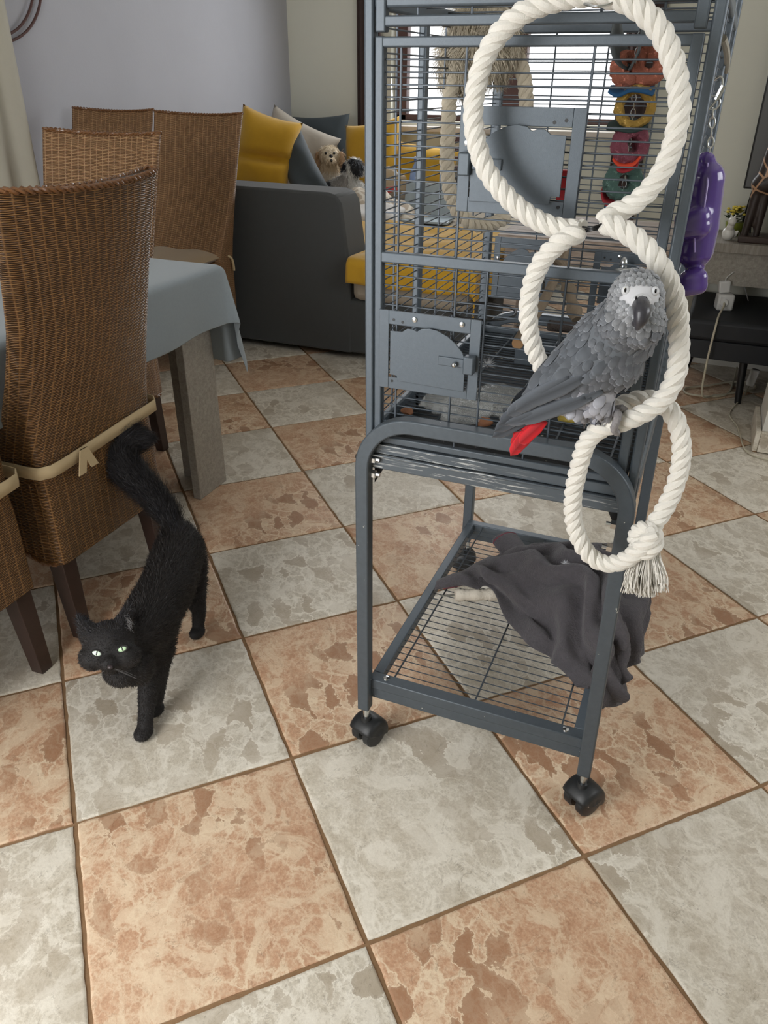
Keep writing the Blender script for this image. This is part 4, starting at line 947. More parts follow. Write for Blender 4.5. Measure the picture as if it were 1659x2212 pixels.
def down(c,r,label,seed,n=130):
    rs=np.random.RandomState(seed); m_=MB()
    for k in range(n):
        d=rs.randn(3); d[2]=abs(d[2])*.6; d/=np.linalg.norm(d); c2=A(*c)+d*r*.15; e=A(*c)+d*r*(.6+.5*rs.rand())+rs.randn(3)*r*.1; s=np.cross(d,rs.randn(3)); s/=np.linalg.norm(s)
        m_.add([c2-s*.0004,c2+s*.0004,e],[(0,1,2)])
    tag(mk('down_feather',m_,mat('down_white',lin(222,224,228),.9,bs=0),smooth=False),label,'feather')
down(at(1052,790,y=.47),.018,'white fluffy feather caught on the cage bars right of the lower feeder door',3)
# strap and toy chain outside the right side
mk('cord_band',MB().tube(cr([(.836,.43,1.228),(.839,.50,1.222),(.840,.62,1.214),(.839,.76,1.206),(.837,.90,1.200)],6),.0042,8),mat('gray_cord',lin(150,146,134),.8),cg)
pt=thing('hanging_toy','shiny purple plastic toy hanging on a steel chain outside the cage','toy',(.885,.45,.98))
PY=.46
Q=lambda u,v,y=PY:at(u,v,y=y)
m_=MB(); c=Q(1536,205); m_.tube([c+A(.008*math.cos(a),0,.017*math.sin(a))@rotm(y=-18).T for a in np.linspace(0,2*math.pi,22)[:-1]],.0017,7,closed=True)
m_=MB(); cc=Q(1538,203)
m_.tube([cc+rotm(y=18)@A(.0075*math.cos(a),0,.019*math.sin(a)) for a in np.linspace(0,2*math.pi,22)[:-1]],.0016,7,closed=True); m_.tube([cc+rotm(y=18)@A(.0075,0,.012),cc+rotm(y=18)@A(.0075,0,-.004)],.0034,8); mk('carabiner',m_,M_STEEL,pt)
cc=Q(1541,222); mk('ring',MB().tube([cc+A(.0075*math.cos(a),0,.0075*math.sin(a)) for a in np.linspace(0,2*math.pi,20)[:-1]],.0011,6,closed=True),M_STEEL,pt)
chain([Q(1541,232),Q(1538,265),Q(1536,300),Q(1531,340)],.0042,.0011,pt)
chain([Q(1537,120),Q(1534,150),Q(1533,188)],.0042,.0011,pt)
def capsule(a,b_,r,fl_=.8): return MB()
body=[('c',Q(1524,350),.0125,Q(1524,362),.0125),('c',Q(1526,388),.0225,Q(1512,495),.0235),('c',Q(1510,500),.0235,Q(1502,540),.0235),('c',Q(1503,560),.0125,Q(1500,590),.0125)]
def rbox(u0,v0,u1,v1,r,yd): 
    a=Q(u0,v0,PY-yd); b_=Q(u1,v1,PY-yd); return [('c',a,r,b_,r)]
for (u0,v0,u1,v1,r) in ((1482,476,1510,471,.0150),(1482,492,1510,488,.0150),(1486,604,1508,600,.0125),(1484,620,1508,616,.0125)): body+=rbox(u0,v0,u1,v1,r,.020)
ob,V,F,Nn=organic('body',body,.0028,2,M_PURP,pt)
mk('seam',MB().tube([Q(1528,352,PY-.012),Q(1528,400,PY-.0245),Q(1518,470,PY-.0245)],.0012,6),mat('purple_seam',lin(150,130,190),.3),pt)
mk('seam',MB().tube([Q(1500,500,PY-.0255),Q(1500,545,PY-.0255)],.0012,6),MATS['purple_seam'],pt)
# ================================================================== ROPE SWING
rs_=thing('rope_swing','thick white twisted cotton rope swing with three linked hoops hanging in front of the cage','swing',(.72,.33,.55))
Y1=.345
P=lambda u,v,y=Y1:at(u,v,y=y)
R1=[P(*p) for p in [(1262,496),(1205,492),(1150,470),(1095,425),(1052,370),(1030,310),(1022,250),(1030,180),(1052,115),(1090,60),(1140,22),(1200,0),(1265,-12),(1330,-6),(1385,22),(1425,65),(1452,125),(1466,190),(1466,255),(1450,325),(1418,390),(1372,438),(1325,462)]]+[P(1302,480,.335)]
mk('hoop',rope_mb(R1,.0122,.046),M_ROPE,rs_)
Y2=.315
R2=[P(1305,482,.325)]+[P(*p,y) for p,y in [((1345,497),.318),((1395,535),.31),((1435,590),.305),((1460,655),.305),((1467,730),.303),((1462,800),.30),((1438,855),.297),((1395,890),.293),((1345,912),.288),((1300,925),.288),((1268,955),.292),((1250,1010),.30),((1238,1070),.305),((1240,1130),.31),((1262,1185),.31),((1300,1216),.31),((1345,1212),.305),((1390,1180),.30),((1415,1150),.30)]]
mk('hoop',rope_mb(R2,.0124,.046),M_ROPE,rs_)
R3=[P(1258,500,.335)]+[P(*p,y) for p,y in [((1215,520),.33),((1170,565),.335),((1146,625),.34),((1141,690),.342),((1152,750),.35),((1175,800),.36),((1205,850),.35),((1245,885),.335),((1290,897),.335),((1340,876),.34),((1395,862),.345),((1440,880),.34),((1466,925),.335),((1472,985),.335),((1458,1050),.335),((1432,1105),.33),((1400,1150),.325),((1378,1178),.325)]]
mk('hoop',rope_mb(R3,.0124,.046),M_ROPE,rs_)
kn=cr([P(*p,y) for p,y in [((1375,1180),.34),((1372,1155),.33),((1390,1140),.318),((1412,1150),.312),((1418,1172),.305),((1405,1190),.30),((1385,1196),.305)]],8)
mk('knot',rope_mb([tuple(k) for k in kn[::6]],.0105,.04),M_ROPE,rs_)
m_=MB(); rs=np.random.RandomState(4); FC=[]
for k in range(520):
    g=rs.choice(3,p=[.38,.42,.2]); top=P([1385,1400,1414][g]+rs.randn()*5,1192+rs.randn()*4,.315); bot=P([1365,1398,1424][g]+rs.randn()*[9,10,5][g],[1283,1290,1280][g]-abs(rs.randn())*10,.315+rs.randn()*.008)
    mid=(top+bot)/2+A(rs.randn()*.003+[-.004,.001,.003][g],rs.randn()*.004-.003,0); Q_=cr([top,mid,bot+A(rs.randn()*.002,0,0)],3)
    m_.tube(Q_,.0009,3,cap=False)
o=mk('tassel',m_,M_ROPE,rs_,angle=180); o['kind']='stuff'
wr=MB()
for k in (-1,0,1): wr.tube(cr([P(1258,496+k*6,.335),P(1280,494+k*3,.328),P(1305,486+k*5,.335)],6),.0011,6)
mk('wire',wr,M_BLACK,rs_)
mk('hook',MB().tube(cr([P(1262,8,.335),P(1290,14,.33),P(1322,6,.335),P(1335,-20,.34)],8),.0016,7),M_STEEL,rs_)
# ================================================================== FLEECE ON THE SHELF
fl_=thing('fleece_blanket','dark gray fleece with maroon stitched hems slumped over the lower shelf','blanket',(.72,.72,.17))
gz=lambda u,v,z:tuple(at(u,v,z=z))
rowA=[gz(938,1274,.180),gz(990,1268,.190),gz(1050,1264,.200),gz(1102,1335,.182),gz(1180,1420,.178),gz(1225,1462,.178),gz(1262,1500,.140),gz(1300,1530,.100)]
rowA2=[gz(942,1262,.190),gz(996,1256,.205),gz(1068,1258,.215),gz(1128,1318,.215),gz(1200,1398,.205),gz(1250,1440,.195),gz(1300,1480,.160),gz(1345,1520,.110)]
rowB=[gz(950,1252,.192),gz(1008,1242,.212),gz(1090,1246,.240),gz(1165,1315,.225),gz(1225,1372,.225),gz(1275,1410,.22),gz(1320,1445,.175),gz(1352,1480,.140)]
rowC=[gz(1000,1235,.186),gz(1060,1216,.22),gz(1140,1230,.275),gz(1225,1285,.275),gz(1282,1340,.265),gz(1318,1380,.25),gz(1350,1410,.20),gz(1368,1420,.165)]
rowD=[gz(1046,1212,.178),gz(1100,1195,.215),gz(1180,1196,.275),gz(1260,1222,.31),gz(1318,1268,.31),gz(1362,1320,.27),gz(1382,1360,.22),gz(1392,1385,.18)]
rowE=[gz(1080,1204,.172),gz(1140,1186,.19),gz(1228,1180,.22),gz(1298,1172,.25),gz(1345,1185,.28),gz(1380,1222,.27),gz(1398,1270,.24),gz(1404,1325,.20)]
G=sheet([rowA,rowA2,rowB,rowC,rowD,rowE],110,150)
nu,nv=G.shape[:2]; U,Vv=np.meshgrid(np.linspace(0,1,nu),np.linspace(0,1,nv),indexing='ij')
du=np.gradient(G,axis=0);dv=np.gradient(G,axis=1);Nn=np.cross(du,dv);Nn/=np.linalg.norm(Nn,axis=2)[...,None]+1e-9
if Nn[:,:,2].mean()<0: Nn=-Nn
warp=vnoise(G.reshape(-1,3),7,4).reshape(nu,nv)
warp2=vnoise(G.reshape(-1,3),16,9).reshape(nu,nv)
ph=U*4.3+.9*warp*1.6+Vv*1.4
f=(1-np.abs(np.mod(ph,1)*2-1)); f=f*f*(3-2*f)
fine=(1-np.abs(np.mod(ph*2.3+warp2,1)*2-1))
win=np.clip(Vv*5,0,1)*np.clip((1-U)*6,.2,1)
G=G+Nn*((f-.5)*.027*win+(fine-.5)*.003*win+warp2*.006)[...,None]
G[:,:,2]=np.where(G[:,:,0]<.815,np.maximum(G[:,:,2],.1675),G[:,:,2])
mk('main_fold',MB().grid(G),M_FLEECE,fl_,solid=.0035,angle=180)
edge=[G[0,j] for j in range(0,70,3)]
mk('stitching',MB().tube(edge[2:8],.0022,6),M_MAROON,fl_)
# rolled sleeve-like end
S0,S1,S2=at(1088,1165,z=.205),at(1120,1195,z=.205),at(1165,1225,z=.22)
m_=MB(); Pn=cr([S0,S1,S2,at(1210,1250,z=.23)],10); V=[];F=[]; n=26
for i,p in enumerate(Pn):
    t=(np.array(Pn[min(i+1,len(Pn)-1)])-np.array(Pn[max(i-1,0)])); t/=np.linalg.norm(t); s=np.cross(t,A(0,0,1)); s/=np.linalg.norm(s); w3=np.cross(s,t)
    for k in range(n):
        a=2*math.pi*k/n; V.append(p+s*math.cos(a)*(.030+.003*math.sin(i*.3+3*a))+w3*math.sin(a)*(.020+.0035*math.sin(i*.4)))
for i in range(len(Pn)-1):
    for k in range(n): F.append((i*n+k,i*n+(k+1)%n,(i+1)*n+(k+1)%n,(i+1)*n+k))
mk('rolled_end',MB().add(V,F),M_FLEECE,fl_,solid=.003,angle=180)
mk('stitching',MB().tube([V[n*2+k]+(V[n*2+k]-np.array(Pn[2]))*.05 for k in range(0,14)],.0016,6),M_MAROON,fl_)
# loose folded layers hanging past the right side
def ribbon(rows,label=None,amp=.006,nm='hanging_fold'):
    G=sheet(rows,40,60); du=np.gradient(G,axis=0);dv=np.gradient(G,axis=1);n_=np.cross(du,dv);n_/=np.linalg.norm(n_,axis=2)[...,None]+1e-9
    w1=vnoise(G.reshape(-1,3),22,5).reshape(G.shape[:2]); G=G+n_*(w1*amp*2)[...,None]
    mk(nm,MB().grid(G),M_FLEECE,fl_,solid=.0035,angle=180); return G
g=ribbon([[gz(1330,1250,.29),gz(1362,1245,.285),gz(1392,1262,.26),gz(1404,1290,.23)],[gz(1322,1320,.25),gz(1352,1330,.26),gz(1378,1325,.22),gz(1403,1330,.19)],[gz(1316,1362,.22),gz(1345,1372,.245),gz(1370,1362,.19),gz(1394,1372,.155)],[gz(1310,1392,.20),gz(1342,1402,.22),gz(1362,1430,.15),gz(1388,1412,.125)]])
e=[g[31,j]+A(0,-.003,.001) for j in range(4,56,3)]; mk('stitching',MB().tube(e,.0020,6),M_MAROON,fl_)
ribbon([[gz(1290,1375,.24),gz(1330,1370,.23),gz(1365,1400,.16)],[gz(1280,1430,.20),gz(1340,1425,.19),gz(1358,1445,.13)],[gz(1262,1480,.16),gz(1325,1475,.15),gz(1352,1490,.11)],[gz(1275,1515,.12),gz(1310,1527,.10),gz(1338,1518,.09)]])
ribbon([[gz(1310,1400,.19),gz(1338,1398,.215),gz(1352,1405,.20)],[gz(1312,1418,.165),gz(1335,1420,.20),gz(1354,1420,.17)],[gz(1305,1428,.16),gz(1330,1440,.165),gz(1350,1435,.15)]],amp=.003)
down(at(1222,1218,z=.30),.012,'small white fluff feather lying on the gray fleece',5,70)
cp=thing('cement_perch','chunky off-white cement bird perch lying on the wire shelf beside the fleece','perch',tuple(at(1025,1290,z=.166)))
a_=at(983,1286,z=.1785); b_=at(1100,1283,z=.1785); 
P=[a_+(b_-a_)*t for t in np.linspace(0,1,30)]; V=MB().tube(P,[.0135+.0012*math.sin(7*i)+.0008*math.cos(3.1*i) for i in range(30)],22); mk('perch_body',V,M_PASTEB,cp,angle=50)
mk('bolt',MB().cyl(a_-(b_-a_)*.26,a_,.0022,n=10),M_STEEL,cp)
# ================================================================== PARROT
pa=thing('grey_parrot','gray parrot with red tail and white face perched on the rope hoop','parrot',tuple(at(1300,915,y=.295)))
YB_=.283
P=lambda u,v,y=YB_:at(u,v,y=y)
HC=P(1373,652,.262)
blobs=[('c',P(1222,815),.034,P(1318,742),.0445),('c',P(1300,765),.045,P(1345,722),.040),('e',P(1352,700,.275),(.0385,.040,.036)),
 ('e',HC,(.0305,.034,.036)),('e',HC+A(-.006,-.006,-.020),(.031,.030,.026)),('e',HC+A(.007,-.006,-.020),(.029,.030,.026)),('e',HC+A(.001,-.02,-.004),(.019,.018,.021)),
 ('c',P(1150,875),.018,P(1225,815),.034),('c',P(1128,888),.008,P(1160,868),.019),('c',P(1262,812),.036,P(1318,770),.042),
 ('c',P(1250,848),.026,P(1272,885,.288),.013),('c',P(1288,845,.275),.024,P(1303,885,.28),.0125),('e',P(1245,870),(.022,.026,.016))]
from functools import lru_cache
def pxy(V):
    c=(np.asarray(V)-CAM)@RR.T; return c[:,0]/c[:,2]*FPX+829.5,c[:,1]/c[:,2]*FPX+1106
def parrot_col(V):
    u,v=pxy(V); g=np.tile(np.array(lin(100,105,111)),(len(V),1)); 
    head=np.hypot(u-1380,v-650)<62; g[head]=lin(158,161,165)
    fd=np.clip(1.9-1.25*np.sqrt((np.abs(u-1384)/46)**2+((v-641)/27)**2),0,1)[:,None]*head[:,None]; g=g*(1-fd)+np.array(lin(206,207,211))*fd
    bel=(v>848)&(u>1215)&(u<1335); g[bel]=lin(176,178,186)
    return g
bd,V,F,Nn=organic('body',blobs,.0026,5,M_FEATHER,pa,col=parrot_col)
PB=bvh_of(V,F)
tail_dir=P(1090,925)-P(1340,722); tail_dir/=np.linalg.norm(tail_dir)
beak=P(1386,662,.225); tocam=CAM-HC; tocam/=np.linalg.norm(tocam)
def feather_set(name,pts,nrm,flow,L_,W_,C,parent,lift=.13,edge=1.35,ek=None):
    rows=[(0,.30),(.3,.46),(.62,.5),(.84,.40),(.95,.24),(1.0,.05)]; cols=[-1,-.82,0,.82,1]
    n=len(pts); Q=np.zeros((n,30,3)); CC=np.zeros((n,30,3)); k=0
    d=flow-nrm*(flow*nrm).sum(1)[:,None]; d/=np.linalg.norm(d,axis=1)[:,None]+1e-9; s=np.cross(d,nrm)
    for ri,(t,hw) in enumerate(rows):
        for c in cols:
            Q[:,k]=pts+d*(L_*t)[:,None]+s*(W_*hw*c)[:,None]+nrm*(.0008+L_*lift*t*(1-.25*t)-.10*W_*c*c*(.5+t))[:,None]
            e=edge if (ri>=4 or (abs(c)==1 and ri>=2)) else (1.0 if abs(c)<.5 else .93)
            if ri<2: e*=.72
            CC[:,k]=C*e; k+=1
    base=[]
    for i in range(5):
        for j in range(4): base.append((i*5+j,i*5+j+1,(i+1)*5+j+1,(i+1)*5+j))
    base=np.array(base); FF=(base[None]+(np.arange(n)*30)[:,None,None]).reshape(-1,4)
    return mk(name,(Q.reshape(-1,3),FF.tolist()),M_FEATHER,parent,col=np.clip(CC.reshape(-1,3),0,1),angle=180)
def poisson(V,size,rs,mask):
    idx=np.arange(len(V))[mask]; rs.shuffle(idx); kept=[]; cell={}
    for i in idx:
        s=size[i]; p=V[i]; k=tuple((p/.012).astype(int)); ok=True; rad=int(s/.012)+1
        for a in range(-rad,rad+1):
            for b_ in range(-rad,rad+1):
                for c in range(-rad,rad+1):
                    for j in cell.get((k[0]+a,k[1]+b_,k[2]+c),()):
                        if np.linalg.norm(V[j]-p)<s: ok=False;break
                    if not ok:break
                if not ok:break
            if not ok:break
        if ok: kept.append(i); cell.setdefault(k,[]).append(i)
    return np.array(kept)
u_,v_=pxy(V); rs=np.random.RandomState(3)
axis_t=((V-P(1340,722))@tail_dir)      # distance behind the shoulder
perp=(u_-1215)*.66+(v_-815)*.75        # across the body in the flank plane: >0 belly side
headm=np.hypot(u_-1380,v_-650)<66
ruff=(~headm)&(axis_t<.018)
facem=(np.abs(u_-1384)/40)**2+((v_-641)/22)**2<1; facem&=((Nn@tocam)>.15)
front=Nn@(CAM-P(1250,800))/np.linalg.norm(CAM-P(1250,800))
belly=(v_>845)&(u_>1212)&(u_<1340)
chest=(~headm)&(perp>44)&(axis_t<.13)&(~belly)
size=np.full(len(V),.0112); size[headm]=.0031+.0016*np.clip((np.hypot(u_-1386,v_-640)[headm]-25)/40,0,1); size[ruff&~headm]=.0062; size[chest]=.0074; size[belly]=.0085
wing=(~headm)&(~ruff)&(~chest)&(~belly); size[wing]=np.clip(.0072+axis_t[wing]*.05,.0072,.015)
flow=np.tile(tail_dir,(len(V),1)); hd=V-beak; flow[headm]=(hd/np.linalg.norm(hd,axis=1)[:,None])[headm]*.9+A(-.1,0,-.35)
flow[belly]=A(-.3,0,-.9); flow[chest]=tail_dir*.8+A(.05,0,-.5)
flow[ruff]=tail_dir*.6+A(0,0,-.6)
def coat(mask,nm,Lm,Wm,cf,lift,edge,jit=.12):
    k=poisson(V,size,rs,mask); s=size[k]*(1+.15*rs.randn(len(k)))
    fl=flow[k]+rs.randn(len(k),3)*jit; return feather_set(nm,V[k],Nn[k],fl,s*Lm,s*Wm,cf(k),bd,lift,edge)
G1=np.array(lin(94,99,106)); G2=np.array(lin(104,109,116))
rc=lambda base,var:(lambda k:np.array(base)[None]*(1+var*rs.randn(len(k),1)))
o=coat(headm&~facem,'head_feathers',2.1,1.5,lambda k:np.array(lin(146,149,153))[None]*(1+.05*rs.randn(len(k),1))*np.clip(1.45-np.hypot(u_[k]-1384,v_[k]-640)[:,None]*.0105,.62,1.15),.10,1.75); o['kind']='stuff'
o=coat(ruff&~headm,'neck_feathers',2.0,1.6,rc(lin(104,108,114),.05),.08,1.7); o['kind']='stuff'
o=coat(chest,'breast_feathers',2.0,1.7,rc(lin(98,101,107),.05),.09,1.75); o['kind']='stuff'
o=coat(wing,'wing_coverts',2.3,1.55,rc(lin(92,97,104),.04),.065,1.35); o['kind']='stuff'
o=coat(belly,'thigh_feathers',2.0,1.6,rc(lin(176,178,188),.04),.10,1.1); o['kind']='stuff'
# long flight feathers of the folded wing
def longf(name,p0,p1,w_,nr,c,bend=.0,edge=1.25):
    p0=A(*p0);p1=A(*p1); d=p1-p0; L_=np.linalg.norm(d); d/=L_; nr=A(*nr); nr=nr-d*(nr@d); nr/=np.linalg.norm(nr); s=np.cross(d,nr); n=12; V_=[];C=[]
    cols=[-1,-.74,-.08,.08,.74,1]
    for i in range(n):
        t=i/(n-1); hw=w_*(.55+.45*min(1,t*3))*(1-max(0,(t-.72)/.28)**2.2)**.5 if t<1 else w_*.05
        for c_ in cols:
            V_.append(p0+d*L_*t+s*hw*c_+nr*(bend*math.sin(math.pi*t)-.18*w_*c_*c_+(.0012 if abs(c_)<.1 else 0))); C.append(np.array(c)*(edge if abs(c_)==1 else (.55 if abs(c_)<.1 else 1)))
    F_=[(i*6+j,i*6+j+1,(i+1)*6+j+1,(i+1)*6+j) for i in range(n-1) for j in range(5)]
    return mk(name,(np.array(V_),F_),M_FEATHER,pa,col=np.clip(np.array(C),0,1),angle=180,solid=.0006)
NF=tocam*1.0
dk=lin(72,77,84); md=lin(86,91,98)
yo=YB_-.036
for k,(a,b_,w_,y0,y1,c) in enumerate([((1200,868),(1064,944),.0085,.262,.272,dk),((1195,852),(1068,932),.0090,.258,.268,dk),((1190,838),(1078,918),.0095,.254,.264,dk),((1230,868),(1092,915),.0090,.252,.260,md),((1205,825),(1094,898),.0095,.250,.259,md),
      ((1265,858),(1120,912),.0095,.249,.256,md),((1230,815),(1112,888),.0095,.246,.254,md),((1278,858),(1152,900),.0092,.250,.254,md),((1262,815),(1134,872),.0100,.243,.251,md),((1300,842),(1180,892),.0092,.250,.254,md)]):
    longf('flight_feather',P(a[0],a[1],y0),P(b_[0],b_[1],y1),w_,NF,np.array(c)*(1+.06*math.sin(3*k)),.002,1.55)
red=lin(196,28,38)
for k,(a,b_,w_,y) in enumerate([((1165,902),(1103,984),.0085,.268),((1172,906),(1112,972),.0085,.264),((1178,908),(1122,958),.008,.262),((1158,900),(1106,968),.0085,.272),((1150,900),(1112,950),.008,.276)]):
    longf('tail_feather',P(a[0],a[1],y),P(b_[0],b_[1],y-.004),w_,NF,np.array(red)*(1-.28*(k%2)),.001,1.3)
# face: cere, beak, eyes
fz=lambda u,v,push=0:hit(PB,u,v,push)
b0=hit(PB,1386,652)[0]; fwd=tocam
m_=MB(); path=[b0-fwd*.006,b0+fwd*.006+A(0,0,-.004),P(1387,672)*0+at(1387,672,d=(b0-CAM)@RR[2]-.014),at(1384,690,d=(b0-CAM)@RR[2]-.014),at(1379,704,d=(b0-CAM)@RR[2]-.009),at(1376,714,d=(b0-CAM)@RR[2]-.005)]
pth=cr(path,6); rr=np.interp(np.linspace(0,1,len(pth)),[0,.2,.45,.7,.88,1],[.0085,.0095,.0092,.0062,.0034,.0010]); m_.tube(pth,list(rr),16)
mk('upper_beak',m_,M_BEAK,pa,angle=180)
m_=MB(); dd=(b0-CAM)@RR[2]; pth=cr([at(1386,688,d=dd+.004),at(1378,694,d=dd-.001),at(1371,703,d=dd-.002)],5); m_.tube(pth,list(np.linspace(.0078,.004,len(pth))),14); mk('lower_beak',m_,M_BEAK,pa,angle=180)
ce,_,_,_=organic('cere',[('e',at(1377,650,d=dd-.001),(.0068,.006,.0056)),('e',at(1395,651,d=dd-.001),(.0066,.006,.0056)),('e',at(1386,646,d=dd+.001),(.009,.006,.006))],.0014,2,M_PARROT_SKIN,pa)
for u,v in ((1374,644),(1396,645)): mk('nostril',MB().sph(at(u,v,d=dd-.0065),(.0013,.0013,.0019),10,7),M_EYEBLK,pa)
M_IRIS=mat('straw_iris',lin(206,200,176),.2,0,.1,60,bs=0)
for u,v,k in ((1351,627,-1),(1416,629,1)):
    h,nn=hit(PB,u,v)
    if h is None: continue
    mk('eye_ring',MB().sph(h-nn*.0012,(.0050,.0050,.0056),14,10),M_PARROT_SKIN,pa)
    e=mk('eye',MB().sph(h+fwd*.0012,(.0026,.0027,.0036),14,10),M_IRIS,pa); mk('pupil',MB().sph(h+fwd*.0032,(.0014,.0016,.0026),10,8),M_EYEBLK,e)
# feet gripping the rope
def foot(a,toes):
    ft=mk('foot',MB().tube(cr(a,5),[.0062]*(len(a)*5-4),10),M_FOOT,pa,angle=180)
    for t,yy in toes:
        q_=cr([P(u,v,y) for (u,v),y in zip(t,yy)],5); n=len(q_); mk('toe',MB().tube(q_,[.0056*(1-.25*i/n)*(1+.10*math.sin(2.4*i)) for i in range(n)],10),M_FOOT,ft,angle=180)
        e=np.array(q_[-1]); d=e-np.array(q_[-3]); d/=np.linalg.norm(d); mk('claw',MB().tube([e-d*.002,e+d*.003+A(0,.0008,-.001),e+d*.006+A(0,.003,-.003)],[.0027,.0018,.0004],8),M_BEAK,ft)
foot([P(1303,878,.282),P(1310,890,.284),P(1318,896,.288)],[([(1318,892),(1334,893),(1332,910),(1326,926),(1334,936)],[.288,.276,.268,.268,.275]),([(1316,895),(1300,900),(1292,908)],[.288,.275,.270]),([(1320,890),(1340,882),(1352,888)],[.292,.290,.296])])
foot([P(1272,878,.290),P(1274,888,.292),P(1276,894,.296)],[([(1276,892),(1264,900),(1262,914)],[.29,.280,.278]),([(1278,892),(1286,900),(1292,908)],[.29,.280,.276])])
mk('leg_ring',MB().tube([P(1311,888,.284)+A(.0068*math.cos(a),.0068*math.sin(a),.0) for a in np.linspace(0,6.283,22)[:-1]],.0014,6,closed=True),M_STEEL,pa)
# ================================================================== CAT
ct=thing('black_cat','black cat with green eyes and a bushy raised tail walking across the tiles','cat',(-.07,.40,0))
gz=lambda u,v,z:at(u,v,z=z)
HD=1.485
h_=lambda u,v,d:at(u,v,d=d)
cat_blobs=[('c',gz(322,1338,.190),.057,gz(362,1268,.192),.060),('c',gz(362,1268,.192),.060,gz(388,1188,.205),.058),('e',gz(386,1168,.215),(.050,.046,.045)),
 ('c',gz(300,1372,.200),.048,gz(330,1345,.185),.055),('c',h_(246,1398,HD+.02),.040,gz(300,1372,.200),.047),('c',gz(312,1400,.150),.045,gz(330,1350,.160),.050),
 ('e',h_(237,1390,HD),(.047,.047,.044)),('e',h_(203,1420,HD-.02),(.029,.027,.025)),('e',h_(272,1416,HD-.02),(.029,.027,.025)),('e',h_(235,1432,HD-.044),(.0205,.019,.0160)),('e',h_(238,1446,HD-.036),(.0155,.014,.0105)),('e',h_(262,1448,HD+.01),(.036,.034,.032)),('e',h_(290,1440,HD+.03),(.038,.036,.036)),('e',h_(230,1408,HD-.030),(.017,.016,.020)),
 ('c',h_(199,1374,HD-.004),.024,h_(167,1333,HD+.008),.0045),('c',h_(212,1368,HD-.002),.014,h_(176,1344,HD+.006),.004),
 ('c',h_(258,1364,HD+.004),.024,h_(280,1308,HD+.02),.0045),('c',h_(274,1372,HD+.01),.015,h_(282,1320,HD+.02),.004),
 ('c',gz(326,1395,.150),.034,gz(324,1450,.105),.025),('c',gz(324,1450,.105),.025,gz(316,1535,.042),.0165),('c',gz(316,1535,.042),.0165,gz(313,1568,.022),.016),('e',gz(310,1582,.015),(.0185,.024,.0145)),
 ('c',gz(346,1385,.145),.032,gz(342,1450,.095),.022),('c',gz(342,1450,.095),.022,gz(338,1510,.040),.015),('e',gz(336,1532,.015),(.017,.022,.0145)),
 ('c',gz(405,1210,.170),.046,gz(418,1285,.105),.030),('c',gz(418,1285,.105),.028,gz(430,1318,.070),.017),('c',gz(430,1318,.070),.017,gz(428,1352,.022),.0145),('e',gz(426,1366,.015),(.0175,.023,.0145)),
 ('c',A(-.19,.575,.17),.044,A(-.18,.53,.10),.028),('c',A(-.18,.53,.10),.026,A(-.195,.56,.06),.016),('c',A(-.195,.56,.06),.016,A(-.19,.53,.02),.0145),('e',A(-.188,.515,.015),(.0175,.023,.0145))]
TP=[gz(380,1150,.235),gz(366,1118,.262),gz(340,1082,.30),gz(308,1048,.335),gz(272,1012,.372),gz(250,982,.40),gz(258,958,.42),gz(285,948,.425),gz(305,948,.425)]
TR=[.026,.027,.030,.034,.038,.041,.040,.033,.020]
for i in range(len(TP)-1): cat_blobs.append(('c',TP[i],TR[i],TP[i+1],TR[i+1]))
cbd,V,F,Nn=organic('body',cat_blobs,.0042,4,M_BLKFUR,ct)
CBV=bvh_of(V,F)
ax=gz(388,1188,.205)-gz(322,1338,.190); ax/=np.linalg.norm(ax); TPa=np.array(TP); hc=h_(238,1410,HD-.03)
def cflow(P):
    f=np.tile(ax*.9+A(0,0,-.25),(len(P),1)); d=np.linalg.norm(P[:,None]-TPa[None],axis=2); k=d.argmin(1); tl=(d.min(1)<.05)&(P[:,2]>.235)
    td=np.gradient(TPa,axis=0); f[tl]=td[k[tl]]/np.linalg.norm(td[k[tl]],axis=1)[:,None]
    hd=np.linalg.norm(P-hc,axis=1)<.075; f[hd]=(P[hd]-hc)/np.linalg.norm(P[hd]-hc,axis=1)[:,None]
    lg=P[:,2]<.12; f[lg]=A(0,.1,-1); return f
def clen(P):
    d=np.linalg.norm(P[:,None]-TPa[None],axis=2).min(1); L_=np.full(len(P),.016); L_[(d<.055)&(P[:,2]>.245)]=.034
    hd=np.linalg.norm(P-hc,axis=1); L_[hd<.085]=.008; L_[hd<.05]=.0045; L_[P[:,2]<.11]=.007; L_[P[:,2]<.04]=.0045; return L_
nose=h_(237,1443,HD-.05)
EYE=[hit(CBV,209,1411)[0],hit(CBV,264,1402)[0]]
def cmask(P):
    m=np.ones(len(P),bool)
    for e in EYE: m&=np.linalg.norm(P-e,axis=1)>.0095
    return m
fur('fur',V,F,Nn,78000,clen,.00085,cflow,lambda P,rs:np.array([.0165,.0140,.0135])*(0.5+1.3*rs.rand(len(P),1)**2)+np.array([.004,.006,.012])*rs.rand(len(P),1)*(P[:,2:3]>.26),cbd,lift=.32,mask=cmask)  # bluish sheen painted into the fur colour of tail and upper rump
M_CEYE=mat('green_cat_eyeshine',lin(186,216,176),.12,0,.15,80,bs=0,coat=.6)  # green eye, its reflected glow painted in as a paler colour
M_CEYE2=mat('bright_cat_eyeshine',lin(226,244,226),.12,0,.1,80,bs=0,coat=.6)  # stronger eye shine painted as a near-white colour
tc_=CAM-hc; tc_/=np.linalg.norm(tc_)
